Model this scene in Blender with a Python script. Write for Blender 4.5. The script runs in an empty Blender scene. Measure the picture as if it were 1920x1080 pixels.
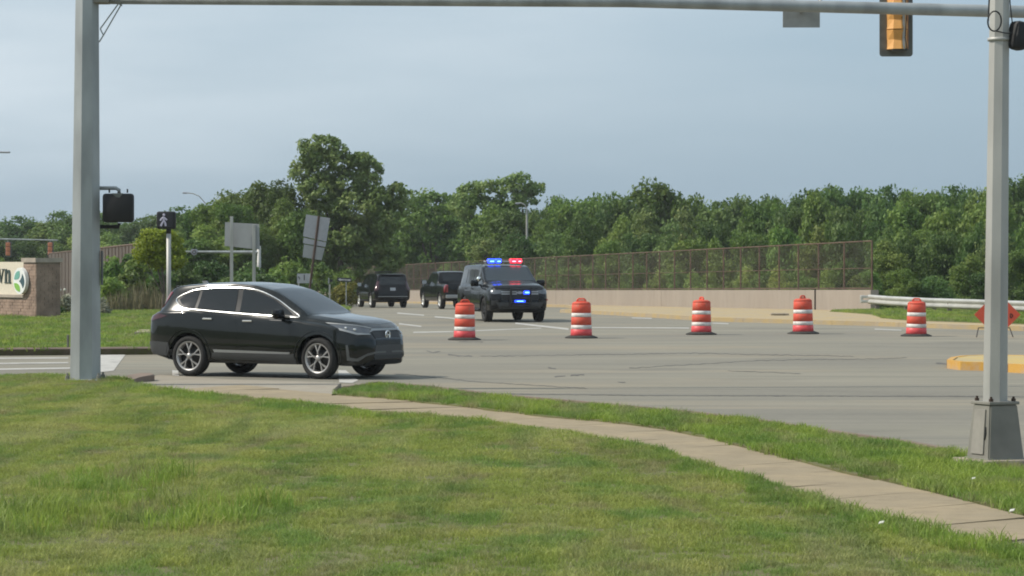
import bpy, bmesh, math, random
import numpy as np
from mathutils import Vector, Matrix
from mathutils.bvhtree import BVHTree
from mathutils.geometry import delaunay_2d_cdt
random.seed(7)
rng = np.random.default_rng(11)
sc = bpy.context.scene
COL = sc.collection

# ---------------------------------------------------------------- camera
FPX = 5500.0; CAMZ = 2.1; HZ = 485.0
cam_d = bpy.data.cameras.new("camera")
cam = bpy.data.objects.new("camera", cam_d); COL.objects.link(cam)
cam_d.sensor_width = 36.0; cam_d.lens = 36.0 * FPX / 1920.0
cam_d.shift_y = -(540.0 - HZ) / 1920.0
cam.location = (0, 0, CAMZ); cam.rotation_euler = (math.radians(90), 0, 0)
cam_d.clip_start = 0.5; cam_d.clip_end = 6000
sc.camera = cam

# ---------------------------------------------------------------- light
SUN_EL, SUN_AZ = math.radians(45), math.radians(-90 - 3)     # azimuth: clockwise from +Y; sun stands to the left
world = bpy.data.worlds.new("World"); sc.world = world; world.use_nodes = True
nt = world.node_tree; N = nt.nodes; L = nt.links; N.clear()
out = N.new("ShaderNodeOutputWorld"); bg = N.new("ShaderNodeBackground")
sky = N.new("ShaderNodeTexSky"); sky.sky_type = 'NISHITA'; sky.sun_disc = False
sky.sun_elevation = SUN_EL; sky.sun_rotation = SUN_AZ
sky.air_density = 1.0; sky.dust_density = 2.5; sky.ozone_density = 1.5
tc = N.new("ShaderNodeTexCoord")
mp = N.new("ShaderNodeMapping"); mp.inputs["Scale"].default_value = (1.6, 1.6, 9.0); mp.inputs["Location"].default_value = (2.35, 0.2, 0.1)
nz = N.new("ShaderNodeTexNoise"); nz.inputs["Scale"].default_value = 2.2; nz.inputs["Detail"].default_value = 5; nz.inputs["Roughness"].default_value = 0.5
cr = N.new("ShaderNodeValToRGB"); cr.color_ramp.elements[0].position = 0.38; cr.color_ramp.elements[1].position = 0.66
cr.color_ramp.elements[0].color = (0, 0, 0, 1); cr.color_ramp.elements[1].color = (1, 1, 1, 1)
mul = N.new("ShaderNodeMath"); mul.operation = 'MULTIPLY_ADD'; mul.inputs[1].default_value = 0.75; mul.inputs[2].default_value = 0.30
mix = N.new("ShaderNodeMix"); mix.data_type = 'RGBA'
L.new(tc.outputs["Generated"], mp.inputs["Vector"]); L.new(mp.outputs["Vector"], nz.inputs["Vector"])
L.new(nz.outputs["Fac"], cr.inputs["Fac"]); L.new(cr.outputs["Color"], mul.inputs[0])
veil = N.new("ShaderNodeMix"); veil.data_type = 'RGBA'; veil.inputs["Factor"].default_value = 0.62
L.new(sky.outputs["Color"], veil.inputs["A"]); veil.inputs["B"].default_value = (3.85, 5.5, 7.0, 1)     # summer haze
sp = N.new("ShaderNodeSeparateXYZ"); L.new(tc.outputs["Generated"], sp.inputs[0])
sx = N.new("ShaderNodeMath"); sx.operation = 'MULTIPLY_ADD'; sx.inputs[1].default_value = -0.9; L.new(sp.outputs["X"], sx.inputs[0])
sz = N.new("ShaderNodeMath"); sz.operation = 'MULTIPLY'; sz.inputs[1].default_value = 2.4; L.new(sp.outputs["Z"], sz.inputs[0]); L.new(sz.outputs[0], sx.inputs[2])
bank = N.new("ShaderNodeMapRange"); bank.inputs["From Min"].default_value = -0.14; bank.inputs["From Max"].default_value = 0.36; bank.interpolation_type = 'SMOOTHSTEP'; L.new(sx.outputs[0], bank.inputs["Value"])
bm_ = N.new("ShaderNodeMath"); bm_.operation = 'MULTIPLY'; L.new(bank.outputs["Result"], bm_.inputs[0]); L.new(mul.outputs[0], bm_.inputs[1])
L.new(bm_.outputs[0], mix.inputs["Factor"]); L.new(veil.outputs["Result"], mix.inputs["A"])
mix.inputs["B"].default_value = (5.95, 6.85, 7.5, 1)          # thin high veil of cloud
L.new(mix.outputs["Result"], bg.inputs["Color"]); bg.inputs["Strength"].default_value = 0.10
L.new(bg.outputs["Background"], out.inputs["Surface"])
sun_d = bpy.data.lights.new("sun", 'SUN'); sun = bpy.data.objects.new("sun", sun_d); COL.objects.link(sun)
sun_d.energy = 3.6; sun_d.angle = math.radians(0.7); sun_d.color = (1.0, 0.93, 0.82)
sdir = Vector((math.sin(SUN_AZ) * math.cos(SUN_EL), math.cos(SUN_AZ) * math.cos(SUN_EL), math.sin(SUN_EL)))
sun.rotation_euler = sdir.to_track_quat('Z', 'Y').to_euler()
sun.location = (-40, 40, 40)
sc.view_settings.view_transform = 'Standard'; sc.view_settings.look = 'None'
sc.view_settings.exposure = 0.12; sc.view_settings.gamma = 1.0; sc.view_settings.use_curve_mapping = False
sc.render.engine = 'CYCLES'
sc.cycles.pixel_filter_type = 'BLACKMAN_HARRIS'; sc.cycles.filter_width = 1.9
sc.cycles.max_bounces = 6; sc.cycles.transparent_max_bounces = 8
sc.cycles.use_denoising = True

# ---------------------------------------------------------------- geometry of the place
def zr(y):                                   # height of the road: level, then falling away over the bridge
    t = y - 98.0
    if t <= 0: return 0.0
    if t < 16: return -0.011 * t * t / 32.0
    return -0.011 * (t - 8.0)
def P(px, py, d):                            # point seen at photo pixel (px, py) at distance d
    return Vector(((px - 960) / FPX * d, d, CAMZ - (py - HZ) / FPX * d))
def G(px, py, h=0.0):                        # point of the ground (raised by h) seen at a pixel
    k = (py - HZ) / FPX
    d = (CAMZ - h) / k
    for _ in range(60):
        d = 0.5 * d + 0.5 * (CAMZ - h - zr(d)) / k
    return Vector(((px - 960) / FPX * d, d, zr(d) + h))
def fence_x(y): return 14.7 - 0.2127 * (y - 120.0)

# ---------------------------------------------------------------- helpers
def tag(o, label=None, cat=None, group=None, kind=None):
    if label: o["label"] = label
    if cat: o["category"] = cat
    if group: o["group"] = group
    if kind: o["kind"] = kind
    return o
def empty(name, loc=(0, 0, 0), rz=0.0, parent=None):
    o = bpy.data.objects.new(name, None); COL.objects.link(o)
    o.location = loc; o.rotation_euler = (0, 0, rz); o.empty_display_size = 0.2
    if parent: o.parent = parent
    return o
def link(name, me, m=None, parent=None, loc=None):
    o = bpy.data.objects.new(name, me); COL.objects.link(o)
    if m is not None and len(me.materials) == 0: me.materials.append(m)
    if parent: o.parent = parent
    if loc is not None: o.location = loc
    return o
def mesh_from(name, v, f, smooth=False):
    me = bpy.data.meshes.new(name); me.from_pydata([tuple(p) for p in v], [], f); me.update()
    if smooth:
        me.polygons.foreach_set("use_smooth", [True] * len(me.polygons))
    return me
def copy_tree(o, parent=None):
    c = o.copy(); COL.objects.link(c)
    if parent: c.parent = parent
    for ch in list(o.children): copy_tree(ch, c)
    return c
class MB:
    def __init__(s): s.bm = bmesh.new()
    def box(s, c, size, rz=0.0, rot=None, bevel=0.0):
        m = Matrix.Translation(Vector(c)) @ (rot if rot is not None else Matrix.Rotation(rz, 4, 'Z')) @ Matrix.Diagonal((size[0], size[1], size[2], 1))
        r = bmesh.ops.create_cube(s.bm, size=1.0, matrix=m)
        if bevel > 0:
            es = list({e for v in r['verts'] for e in v.link_edges})
            bmesh.ops.bevel(s.bm, geom=es, offset=bevel, segments=2, affect='EDGES', profile=0.5)
        return s
    def tube(s, pts, r, n=8, r2=None, cap=True, phase=0.0):
        pts = [Vector(p) for p in pts]; rings = []
        up0 = Vector((0, 0, 1))
        for i, p in enumerate(pts):
            t = (pts[min(i + 1, len(pts) - 1)] - pts[max(i - 1, 0)]).normalized()
            up = up0 if abs(t.z) < 0.9 else Vector((0, 1, 0))
            a = t.cross(up).normalized(); b = a.cross(t).normalized()
            rr = r if r2 is None else r + (r2 - r) * i / (len(pts) - 1)
            rings.append([s.bm.verts.new(p + a * (rr * math.cos(phase + 2 * math.pi * k / n)) + b * (rr * math.sin(phase + 2 * math.pi * k / n))) for k in range(n)])
        for q in range(len(rings) - 1):
            for k in range(n):
                f = s.bm.faces.new((rings[q][k], rings[q][(k + 1) % n], rings[q + 1][(k + 1) % n], rings[q + 1][k]))
                f.smooth = n > 8
        if cap:
            s.bm.faces.new(rings[0][::-1]); s.bm.faces.new(rings[-1])
        return s
    def lathe(s, prof, n=24, c=(0, 0, 0), axis='Z', smooth=True, closed=False, cap=True):
        c = Vector(c); rings = []
        for (r, z) in prof:
            ring = []
            for k in range(n):
                a = 2 * math.pi * k / n; x, y = r * math.cos(a), r * math.sin(a)
                if axis == 'Z': p = Vector((x, y, z))
                elif axis == 'Y': p = Vector((x, z, y))
                else: p = Vector((z, x, y))
                ring.append(s.bm.verts.new(c + p))
            rings.append(ring)
        m = len(rings)
        for q in range(m if closed else m - 1):
            a, b = rings[q], rings[(q + 1) % m]
            for k in range(n):
                f = s.bm.faces.new((a[k], a[(k + 1) % n], b[(k + 1) % n], b[k])); f.smooth = smooth
        if not closed and cap:
            if prof[0][0] > 1e-4: s.bm.faces.new(rings[0][::-1])
            if prof[-1][0] > 1e-4: s.bm.faces.new(rings[-1])
        return s
    def prism(s, pts, ext):                   # polygon of 3D points extruded by a vector
        ext = Vector(ext); a = [s.bm.verts.new(Vector(p)) for p in pts]; b = [s.bm.verts.new(Vector(p) + ext) for p in pts]
        n = len(a); s.bm.faces.new(a); s.bm.faces.new(b[::-1])
        for k in range(n): s.bm.faces.new((a[k], b[k], b[(k + 1) % n], a[(k + 1) % n]))
        return s
    def build(s, name, m, parent=None, loc=None, rz=None, sharp=None):
        bmesh.ops.remove_doubles(s.bm, verts=s.bm.verts, dist=1e-5)
        bmesh.ops.recalc_face_normals(s.bm, faces=s.bm.faces)
        me = bpy.data.meshes.new(name); s.bm.to_mesh(me); s.bm.free()
        if sharp:
            me.polygons.foreach_set("use_smooth", [True] * len(me.polygons)); me.set_sharp_from_angle(angle=math.radians(sharp))
        o = link(name, me, m, parent, loc)
        if rz is not None: o.rotation_euler = (0, 0, rz)
        return o

# ---------------------------------------------------------------- materials
MATS = {}
def mat(name, col, rough=0.6, metal=0.0, var=0.0, scale=8.0, bump=0.0, bscale=None, coat=0.0, col2=None, spec=0.5, emit=None, estr=0.0, stretch=None, detail=6):
    if name in MATS: return MATS[name]
    m = bpy.data.materials.new(name); m.use_nodes = True; n = m.node_tree.nodes; l = m.node_tree.links
    b = n["Principled BSDF"]
    b.inputs["Roughness"].default_value = rough; b.inputs["Metallic"].default_value = metal
    b.inputs["Specular IOR Level"].default_value = spec
    b.inputs["Coat Weight"].default_value = coat; b.inputs["Coat Roughness"].default_value = 0.04
    b.inputs["Base Color"].default_value = (*col, 1)
    if emit: b.inputs["Emission Color"].default_value = (*emit, 1); b.inputs["Emission Strength"].default_value = estr
    if var > 0 or col2 or bump > 0:
        t = n.new("ShaderNodeTexCoord"); mpn = n.new("ShaderNodeMapping"); l.new(t.outputs["Object"], mpn.inputs[0])
        if stretch: mpn.inputs["Scale"].default_value = stretch
        z = n.new("ShaderNodeTexNoise"); z.inputs["Scale"].default_value = scale; z.inputs["Detail"].default_value = detail; l.new(mpn.outputs[0], z.inputs["Vector"])
    if var > 0 or col2:
        r = n.new("ShaderNodeValToRGB")
        c1 = tuple(max(0, c * (1 - var)) for c in col); c2 = col2 if col2 else tuple(min(1, c * (1 + var)) for c in col)
        r.color_ramp.elements[0].position = 0.32; r.color_ramp.elements[1].position = 0.68
        r.color_ramp.elements[0].color = (*c1, 1); r.color_ramp.elements[1].color = (*c2, 1)
        l.new(z.outputs["Fac"], r.inputs["Fac"]); l.new(r.outputs["Color"], b.inputs["Base Color"])
    if bump > 0:
        z2 = n.new("ShaderNodeTexNoise"); z2.inputs["Scale"].default_value = bscale or scale * 4; z2.inputs["Detail"].default_value = 4; l.new(mpn.outputs[0], z2.inputs["Vector"])
        bp = n.new("ShaderNodeBump"); bp.inputs["Strength"].default_value = bump; bp.inputs["Distance"].default_value = 0.02
        l.new(z2.outputs["Fac"], bp.inputs["Height"]); l.new(bp.outputs["Normal"], b.inputs["Normal"])
    MATS[name] = m; return m

def ground_mat(name, layers, rough=0.9, bump=0.3, bscale=40.0, base=(0.2, 0.2, 0.2)):
    """layers: list of (noise scale, stretch xyz, rotz, lo, hi, colour, strength) laid over a base colour; world coordinates."""
    m = bpy.data.materials.new(name); m.use_nodes = True; n = m.node_tree.nodes; l = m.node_tree.links
    b = n["Principled BSDF"]; b.inputs["Roughness"].default_value = rough; b.inputs["Specular IOR Level"].default_value = 0.3
    g = n.new("ShaderNodeNewGeometry"); prev = None
    for (s, st, rz, lo, hi, c, k) in layers:
        mpn = n.new("ShaderNodeMapping"); mpn.inputs["Scale"].default_value = st; mpn.inputs["Rotation"].default_value = (0, 0, rz)
        mpn.inputs["Location"].default_value = (s * 3.1 + k * 17, s * 5.7, 0)
        l.new(g.outputs["Position"], mpn.inputs[0])
        z = n.new("ShaderNodeTexNoise"); z.inputs["Scale"].default_value = s; z.inputs["Detail"].default_value = 6; l.new(mpn.outputs[0], z.inputs["Vector"])
        mr = n.new("ShaderNodeMapRange"); mr.inputs["From Min"].default_value = lo; mr.inputs["From Max"].default_value = hi; mr.inputs["To Max"].default_value = k
        l.new(z.outputs["Fac"], mr.inputs["Value"])
        mx = n.new("ShaderNodeMix"); mx.data_type = 'RGBA'; l.new(mr.outputs["Result"], mx.inputs["Factor"])
        if prev is None: mx.inputs["A"].default_value = (*base, 1)
        else: l.new(prev, mx.inputs["A"])
        mx.inputs["B"].default_value = (*c, 1); prev = mx.outputs["Result"]
    l.new(prev, b.inputs["Base Color"])
    if bump > 0:
        z2 = n.new("ShaderNodeTexNoise"); z2.inputs["Scale"].default_value = bscale; z2.inputs["Detail"].default_value = 5; l.new(g.outputs["Position"], z2.inputs["Vector"])
        bp = n.new("ShaderNodeBump"); bp.inputs["Strength"].default_value = bump; bp.inputs["Distance"].default_value = 0.01
        l.new(z2.outputs["Fac"], bp.inputs["Height"]); l.new(bp.outputs["Normal"], b.inputs["Normal"])
    return m

def leaf_mat(name, c1, c2, c3, scale=0.6, trans=0.35, rough=0.55):
    m = bpy.data.materials.new(name); m.use_nodes = True; n = m.node_tree.nodes; l = m.node_tree.links
    b = n["Principled BSDF"]; b.inputs["Roughness"].default_value = rough; b.inputs["Specular IOR Level"].default_value = 0.3
    o = n["Material Output"]; g = n.new("ShaderNodeNewGeometry")
    z = n.new("ShaderNodeTexNoise"); z.inputs["Scale"].default_value = scale; z.inputs["Detail"].default_value = 8; z.inputs["Roughness"].default_value = 0.65
    l.new(g.outputs["Position"], z.inputs["Vector"])
    r = n.new("ShaderNodeValToRGB"); e = r.color_ramp.elements; e[0].position = 0.3; e[0].color = (*c1, 1); e[1].position = 0.72; e[1].color = (*c3, 1)
    x = e.new(0.5); x.color = (*c2, 1); l.new(z.outputs["Fac"], r.inputs["Fac"])
    oi = n.new("ShaderNodeObjectInfo"); hs = n.new("ShaderNodeHueSaturation")
    mr = n.new("ShaderNodeMapRange"); mr.inputs["To Min"].default_value = 0.72; mr.inputs["To Max"].default_value = 1.25
    l.new(oi.outputs["Random"], mr.inputs["Value"]); l.new(mr.outputs["Result"], hs.inputs["Value"])
    mh = n.new("ShaderNodeMapRange"); mh.inputs["To Min"].default_value = 0.485; mh.inputs["To Max"].default_value = 0.515
    fr = n.new("ShaderNodeMath"); fr.operation = 'FRACT'; ml = n.new("ShaderNodeMath"); ml.operation = 'MULTIPLY'; ml.inputs[1].default_value = 7.3
    l.new(oi.outputs["Random"], ml.inputs[0]); l.new(ml.outputs[0], fr.inputs[0]); l.new(fr.outputs[0], mh.inputs["Value"]); l.new(mh.outputs["Result"], hs.inputs["Hue"])
    l.new(r.outputs["Color"], hs.inputs["Color"]); l.new(hs.outputs["Color"], b.inputs["Base Color"])
    if trans > 0:
        t = n.new("ShaderNodeBsdfTranslucent"); l.new(hs.outputs["Color"], t.inputs["Color"])
        ms = n.new("ShaderNodeMixShader"); ms.inputs[0].default_value = trans
        l.new(b.outputs[0], ms.inputs[1]); l.new(t.outputs[0], ms.inputs[2]); l.new(ms.outputs[0], o.inputs["Surface"])
    return m

M_ASPH = ground_mat("asphalt", [(0.5, (0.25, 1.6, 1), 0.08, 0.38, 0.62, (0.312, 0.284, 0.223), 0.85), (0.13, (0.5, 1.2, 1), -0.05, 0.42, 0.60, (0.198, 0.185, 0.155), 0.85), (0.22, (0.45, 0.9, 1), 0.3, 0.52, 0.62, (0.317, 0.267, 0.191), 0.75),
                               (1.1, (0.10, 2.4, 1), 0.14, 0.50, 0.66, (0.167, 0.158, 0.134), 0.75), (0.6, (0.3, 0.5, 1), 0.9, 0.60, 0.68, (0.150, 0.140, 0.119), 0.6), (9.0, (0.6, 1, 1), 0, 0.35, 0.7, (0.282, 0.267, 0.212), 0.35), (60, (1, 1, 1), 0, 0.3, 0.7, (0.150, 0.140, 0.111), 0.4)],
                    base=(0.242, 0.225, 0.176), bump=0.4, bscale=60)
M_WALK = ground_mat("walk_concrete", [(1.2, (1, 1, 1), 0, 0.4, 0.65, (0.350, 0.275, 0.173), 0.8), (5, (1, 1, 1), 0, 0.45, 0.7, (0.214, 0.171, 0.112), 0.6), (50, (1, 1, 1), 0, 0.4, 0.7, (0.350, 0.294, 0.200), 0.4)],
                    base=(0.282, 0.228, 0.150), bump=0.3, bscale=70)
M_APRON = ground_mat("apron_concrete", [(0.8, (0.5, 1, 1), 0, 0.4, 0.65, (0.339, 0.295, 0.228), 0.8), (3, (1, 1, 1), 0, 0.5, 0.7, (0.241, 0.190, 0.151), 0.6), (50, (1, 1, 1), 0, 0.4, 0.7, (0.322, 0.304, 0.255), 0.4)],
                    base=(0.286, 0.252, 0.201), bump=0.3, bscale=70)
M_CURB = ground_mat("kerb_concrete", [(1.5, (1, 1, 1), 0, 0.4, 0.65, (0.42, 0.36, 0.27), 0.8), (7, (1, 1, 1), 0, 0.5, 0.7, (0.2, 0.17, 0.13), 0.7)], base=(0.32, 0.27, 0.21), bump=0.4)
M_BRICKCURB = ground_mat("weathered_kerb", [(2.5, (1, 1, 1), 0, 0.4, 0.65, (0.25, 0.19, 0.15), 0.8)], base=(0.2, 0.155, 0.125), bump=0.4)
M_YCURB = ground_mat("yellow_kerb_paint", [(2.2, (1, 1, 1), 0, 0.46, 0.62, (0.383, 0.323, 0.308), 0.7), (8, (1, 1, 1), 0, 0.5, 0.7, (0.527, 0.281, 0.066), 0.7)], base=(0.561, 0.323, 0.077), bump=0.3)
M_WORNY = ground_mat("worn_yellow_kerb", [(1.4, (1, 1, 1), 0, 0.42, 0.6, (0.36, 0.30, 0.22), 0.9), (6, (1, 1, 1), 0, 0.5, 0.7, (0.42, 0.3, 0.12), 0.5)], base=(0.42, 0.32, 0.17), bump=0.3)
M_WALL = ground_mat("parapet_concrete", [(0.5, (1, 1, 0.4), 0, 0.4, 0.65, (0.344, 0.299, 0.252), 0.8), (3, (1, 1, 0.3), 0, 0.5, 0.7, (0.267, 0.229, 0.191), 0.5)], base=(0.310, 0.268, 0.226), bump=0.2)
M_PAINT = ground_mat("road_paint", [(3.0, (1, 1, 1), 0, 0.5, 0.66, (0.3, 0.29, 0.27), 0.8), (25, (1, 1, 1), 0, 0.5, 0.7, (0.32, 0.31, 0.29), 0.6)], base=(0.47, 0.455, 0.42), bump=0)
M_SOIL = ground_mat("lawn_soil", [(0.9, (1, 1, 1), 0, 0.42, 0.6, (0.150, 0.170, 0.055), 0.8), (14, (1, 1, 1), 0, 0.4, 0.65, (0.150, 0.125, 0.07), 0.8)], base=(0.115, 0.12, 0.045), bump=0.5)
M_TERR = ground_mat("rough_ground", [(0.2, (1, 1, 1), 0, 0.42, 0.6, (0.06, 0.09, 0.03), 0.8), (3, (1, 1, 1), 0, 0.4, 0.65, (0.09, 0.09, 0.04), 0.6)], base=(0.05, 0.08, 0.025), bump=0.5)
M_TAR = mat("tar_joint", (0.12, 0.112, 0.10), 0.9, var=0.35, scale=1.5)
M_GALV = mat("galvanised_steel", (0.34, 0.36, 0.36), 0.55, 0.35, var=0.24, scale=2.2, stretch=(1,1,.35), bump=0.06, bscale=30)
M_GALV2 = mat("galvanised_steel_warm", (0.42, 0.415, 0.39), 0.55, 0.3, var=0.2, scale=2.2, stretch=(1,1,.35), bump=0.06, bscale=30)
M_ALU = mat("cast_aluminium", (0.22, 0.212, 0.185), 0.75, 0.1, var=0.15, scale=3, bump=0.1)
M_RAIL = mat("guardrail_zinc", (0.55, 0.54, 0.50), 0.45, 0.5, var=0.15, scale=1.2)
M_BLACKP = mat("black_plastic", (0.012, 0.013, 0.014), 0.5)
M_GREYP = mat("grey_plastic", (0.045, 0.047, 0.048), 0.55)
M_PAINTBLK = mat("black_car_paint", (0.004, 0.0045, 0.006), 0.25, 0.0, coat=0.45, spec=0.12)
M_PAINTGRN = mat("dark_car_paint", (0.006, 0.008, 0.007), 0.2, 0.0, coat=0.8, spec=0.15)
M_GLASS = mat("tinted_glass", (0.012, 0.015, 0.016), 0.06, 0.0, spec=0.6)
M_GLASS2 = mat("windscreen_glass", (0.018, 0.026, 0.032), 0.2, 0.0, spec=0.6)
M_CHROME = mat("chrome", (0.82, 0.83, 0.82), 0.18, 1.0)
M_SATIN = mat("satin_silver", (0.32, 0.33, 0.33), 0.4, 0.6)
M_RIM = mat("alloy_rim", (0.42, 0.41, 0.40), 0.38, 0.6)
M_RIMBRT = mat("polished_rim", (0.8, 0.8, 0.78), 0.3, 0.7)
M_RIMDK = mat("dark_rim_face", (0.02, 0.02, 0.02), 0.5, 0.3)
M_TYRE = mat("tyre_rubber", (0.018, 0.0175, 0.017), 0.85, var=0.2, scale=5)
M_TAIL = mat("tail_lens", (0.22, 0.008, 0.01), 0.2, coat=0.8)
M_TAILDK = mat("dark_tail_lens", (0.05, 0.006, 0.008), 0.2, coat=0.8)
M_LAMP = mat("headlamp_lens", (0.10, 0.11, 0.125), 0.15, 0.3, coat=0.9)
M_BRICK = mat("brown_brick", (0.30, 0.215, 0.165), 0.9, var=0.3, scale=2.3, bump=0.3)
M_MORTAR = mat("mortar", (0.27, 0.22, 0.18), 0.95, var=0.15)
M_STONE = mat("limestone_cap", (0.36, 0.31, 0.26), 0.85, var=0.15, scale=4)
M_RUST = mat("rusty_fence_steel", (0.13, 0.085, 0.06), 0.85, 0.1, var=0.3, scale=1.5)
M_WIRE = mat("dull_brown_wire", (0.15, 0.13, 0.10), 0.9, 0.0, var=0.2)
M_BARK = mat("bark", (0.11, 0.09, 0.07), 0.95, var=0.3, scale=3, bump=0.5)
# ================================================================= sheets of ground
def resample(poly, step):
    out = []
    for i in range(len(poly)):
        a, b = poly[i], poly[(i + 1) % len(poly)]
        n = max(1, int(math.hypot(b[0] - a[0], b[1] - a[1]) / step))
        for k in range(n): out.append((a[0] + (b[0] - a[0]) * k / n, a[1] + (b[1] - a[1]) * k / n))
    return out
def inside(poly, x, y):
    c = False; n = len(poly); j = n - 1
    for i in range(n):
        xi, yi = poly[i]; xj, yj = poly[j]
        if (yi > y) != (yj > y) and x < (xj - xi) * (y - yi) / (yj - yi) + xi: c = not c
        j = i
    return c
def sheet(name, poly, zf, m, step=4.0, skirt=0.0, parent=None, wob=0.0, estep=None):
    poly = [(p[0], p[1]) for p in poly]
    edge = resample(poly, estep or step)
    if wob > 0: edge = [(x + random.uniform(-wob, wob), y + random.uniform(-wob, wob) * 2.5) for x, y in edge]
    xs = [p[0] for p in edge]; ys = [p[1] for p in edge]; pts = [Vector(p) for p in edge]; ne = len(pts)
    nx = int((max(xs) - min(xs)) / step); ny = int((max(ys) - min(ys)) / step)
    for i in range(1, nx):
        for j in range(1, ny):
            x = min(xs) + i * step; y = min(ys) + j * step
            if inside(edge, x, y): pts.append(Vector((x, y)))
    vo, eo, fo, *_ = delaunay_2d_cdt(pts, [], [list(range(ne))], 1, 1e-4)
    v = [(p.x, p.y, zf(p.x, p.y)) for p in vo]; f = [list(t) for t in fo]
    f = [t if ((vo[t[1]] - vo[t[0]]).cross(vo[t[2]] - vo[t[0]]) > 0) else t[::-1] for t in f]
    if skirt > 0:
        cnt = {}
        for t in f:
            for k in range(len(t)):
                a, b = t[k], t[(k + 1) % len(t)]; cnt[(a, b)] = 1
        low = {}
        for (a, b) in list(cnt):
            if (b, a) not in cnt:
                for q in (a, b):
                    if q not in low: low[q] = len(v); v.append((v[q][0], v[q][1], v[q][2] - skirt))
                f.append([a, low[a], low[b], b])
    return link(name, mesh_from(name, v, f), m, parent)
def smoothstep(t): t = max(0.0, min(1.0, t)); return t * t * (3 - 2 * t)
def terr(x, y):
    z = zr(min(y, 240)) - 0.35
    d = smoothstep((x - (fence_x(y) + 0.6)) / 8.0) * smoothstep((y - 112) / 10)
    left = fence_x(y) - 23.0
    d2 = smoothstep((left - x) / 10.0) * smoothstep((y - 196) / 14)
    d3 = smoothstep((y - 300) / 30)
    bank = smoothstep((-22 - y) / 40.0) + smoothstep((-45 - x) / 40.0) * smoothstep((70 - y) / 40.0)     # unseen rise added behind the viewer, to darken reflections in the car paint
    up = (7.5 + 1.6 * math.sin(x * .09 + 1) + 1.1 * math.sin(x * .31 + y * .2)) * min(1.0, bank) * smoothstep((260 + y) / 120.0) * smoothstep((260 - abs(x)) / 100.0)
    return z - 3.4 * max(d, d2, d3) + up
# terrain reaching the horizon
v, f = [], []
ysn = [-600, -300] + list(range(-260, 101, 12)) + list(range(106, 260, 6)) + [270, 290, 310, 340, 420, 600, 1000, 1800, 3500]
xsn = [-2500, -1200, -500, -260, -230, -200, -180, -160, -140, -125, -110, -95] + [-80 + 5 * i for i in range(33)] + [95, 110, 125, 140, 160, 180, 200, 230, 260, 500, 1200, 2500]
for y in ysn:
    for x in xsn: v.append((x, y, terr(x, y)))
nx = len(xsn)
for j in range(len(ysn) - 1):
    for i in range(nx - 1): f.append((j * nx + i, j * nx + i + 1, (j + 1) * nx + i + 1, (j + 1) * nx + i))
tag(link("terrain", mesh_from("terrain", v, f, True), M_TERR), "low rough ground under the trees beyond the road", kind="structure")
# road: whole intersection and the bridge deck
rp = [(-45, 14), (45, 14), (45, 100), (fence_x(113) + 1.5, 113)]
for y in range(119, 330, 20): rp.append((fence_x(y) + 0.35, y))
for y in range(319, 150, -20): rp.append((fence_x(y) - 22, y))
rp += [(-45, 150)]
road = sheet("road", rp, lambda x, y: zr(y), M_ASPH, 4.0, skirt=0.25)
tag(road, "worn grey asphalt road junction running onto the bridge", kind="structure")

# lawn outlines traced on the photograph (heights of the grass tops allowed for)
LAWN_H = 0.12
def GG(pts, h): return [G(x, y, h).xy for x, y in pts]
near_edge = [(-140, 699), (0, 700), (60, 699), (135, 703), (228, 706), (262, 716), (300, 727), (380, 733), (450, 740), (520, 747), (600, 756), (700, 766), (804, 776), (900, 787), (1007, 799), (1090, 811),
             (1170, 823), (1240, 838), (1300, 857), (1400, 885), (1500, 913), (1600, 943), (1700, 970), (1800, 991), (1920, 1012), (2060, 1040)]
lawn_poly = GG(near_edge, LAWN_H + 0.05) + [Vector((5.0, 16.5)), Vector((-5.0, 16.5)), Vector((-6.5, 24)), Vector((-11.5, 54))]
verge_up = [(622, 733), (660, 723), (710, 717), (804, 724), (946, 741), (1089, 753), (1300, 772), (1450, 790), (1600, 813), (1704, 827), (1807, 845), (1850, 862), (1935, 868), (2060, 885)]
verge_lo = [(2060, 1012), (1920, 960), (1750, 920), (1652, 896), (1600, 886), (1500, 862), (1400, 838), (1300, 812), (1211, 797), (1100, 786), (1007, 778), (885, 762), (763, 750), (690, 744), (630, 738)]
verge_poly = GG(verge_up, LAWN_H + 0.05) + GG(verge_lo, LAWN_H)
def lawn_z(x, y):                               # gentle unevenness of the near lawn
    return LAWN_H + 0.025 * math.sin(x * 0.9 + 1.3) * math.sin(y * 0.42) + 0.015 * math.sin(x * 2.3 + y * 0.8)
lawn = sheet("lawn", lawn_poly, lawn_z, M_SOIL, 0.8, skirt=0.2, wob=0.05, estep=0.5)
tag(lawn, "mown lawn in front of the pavement", kind="structure")
verge = sheet("verge_lawn", verge_poly, lambda x, y: LAWN_H, M_SOIL, 0.8, skirt=0.14, wob=0.04, estep=0.5)
tag(verge, "narrow grass verge between pavement and road", kind="structure")

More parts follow.
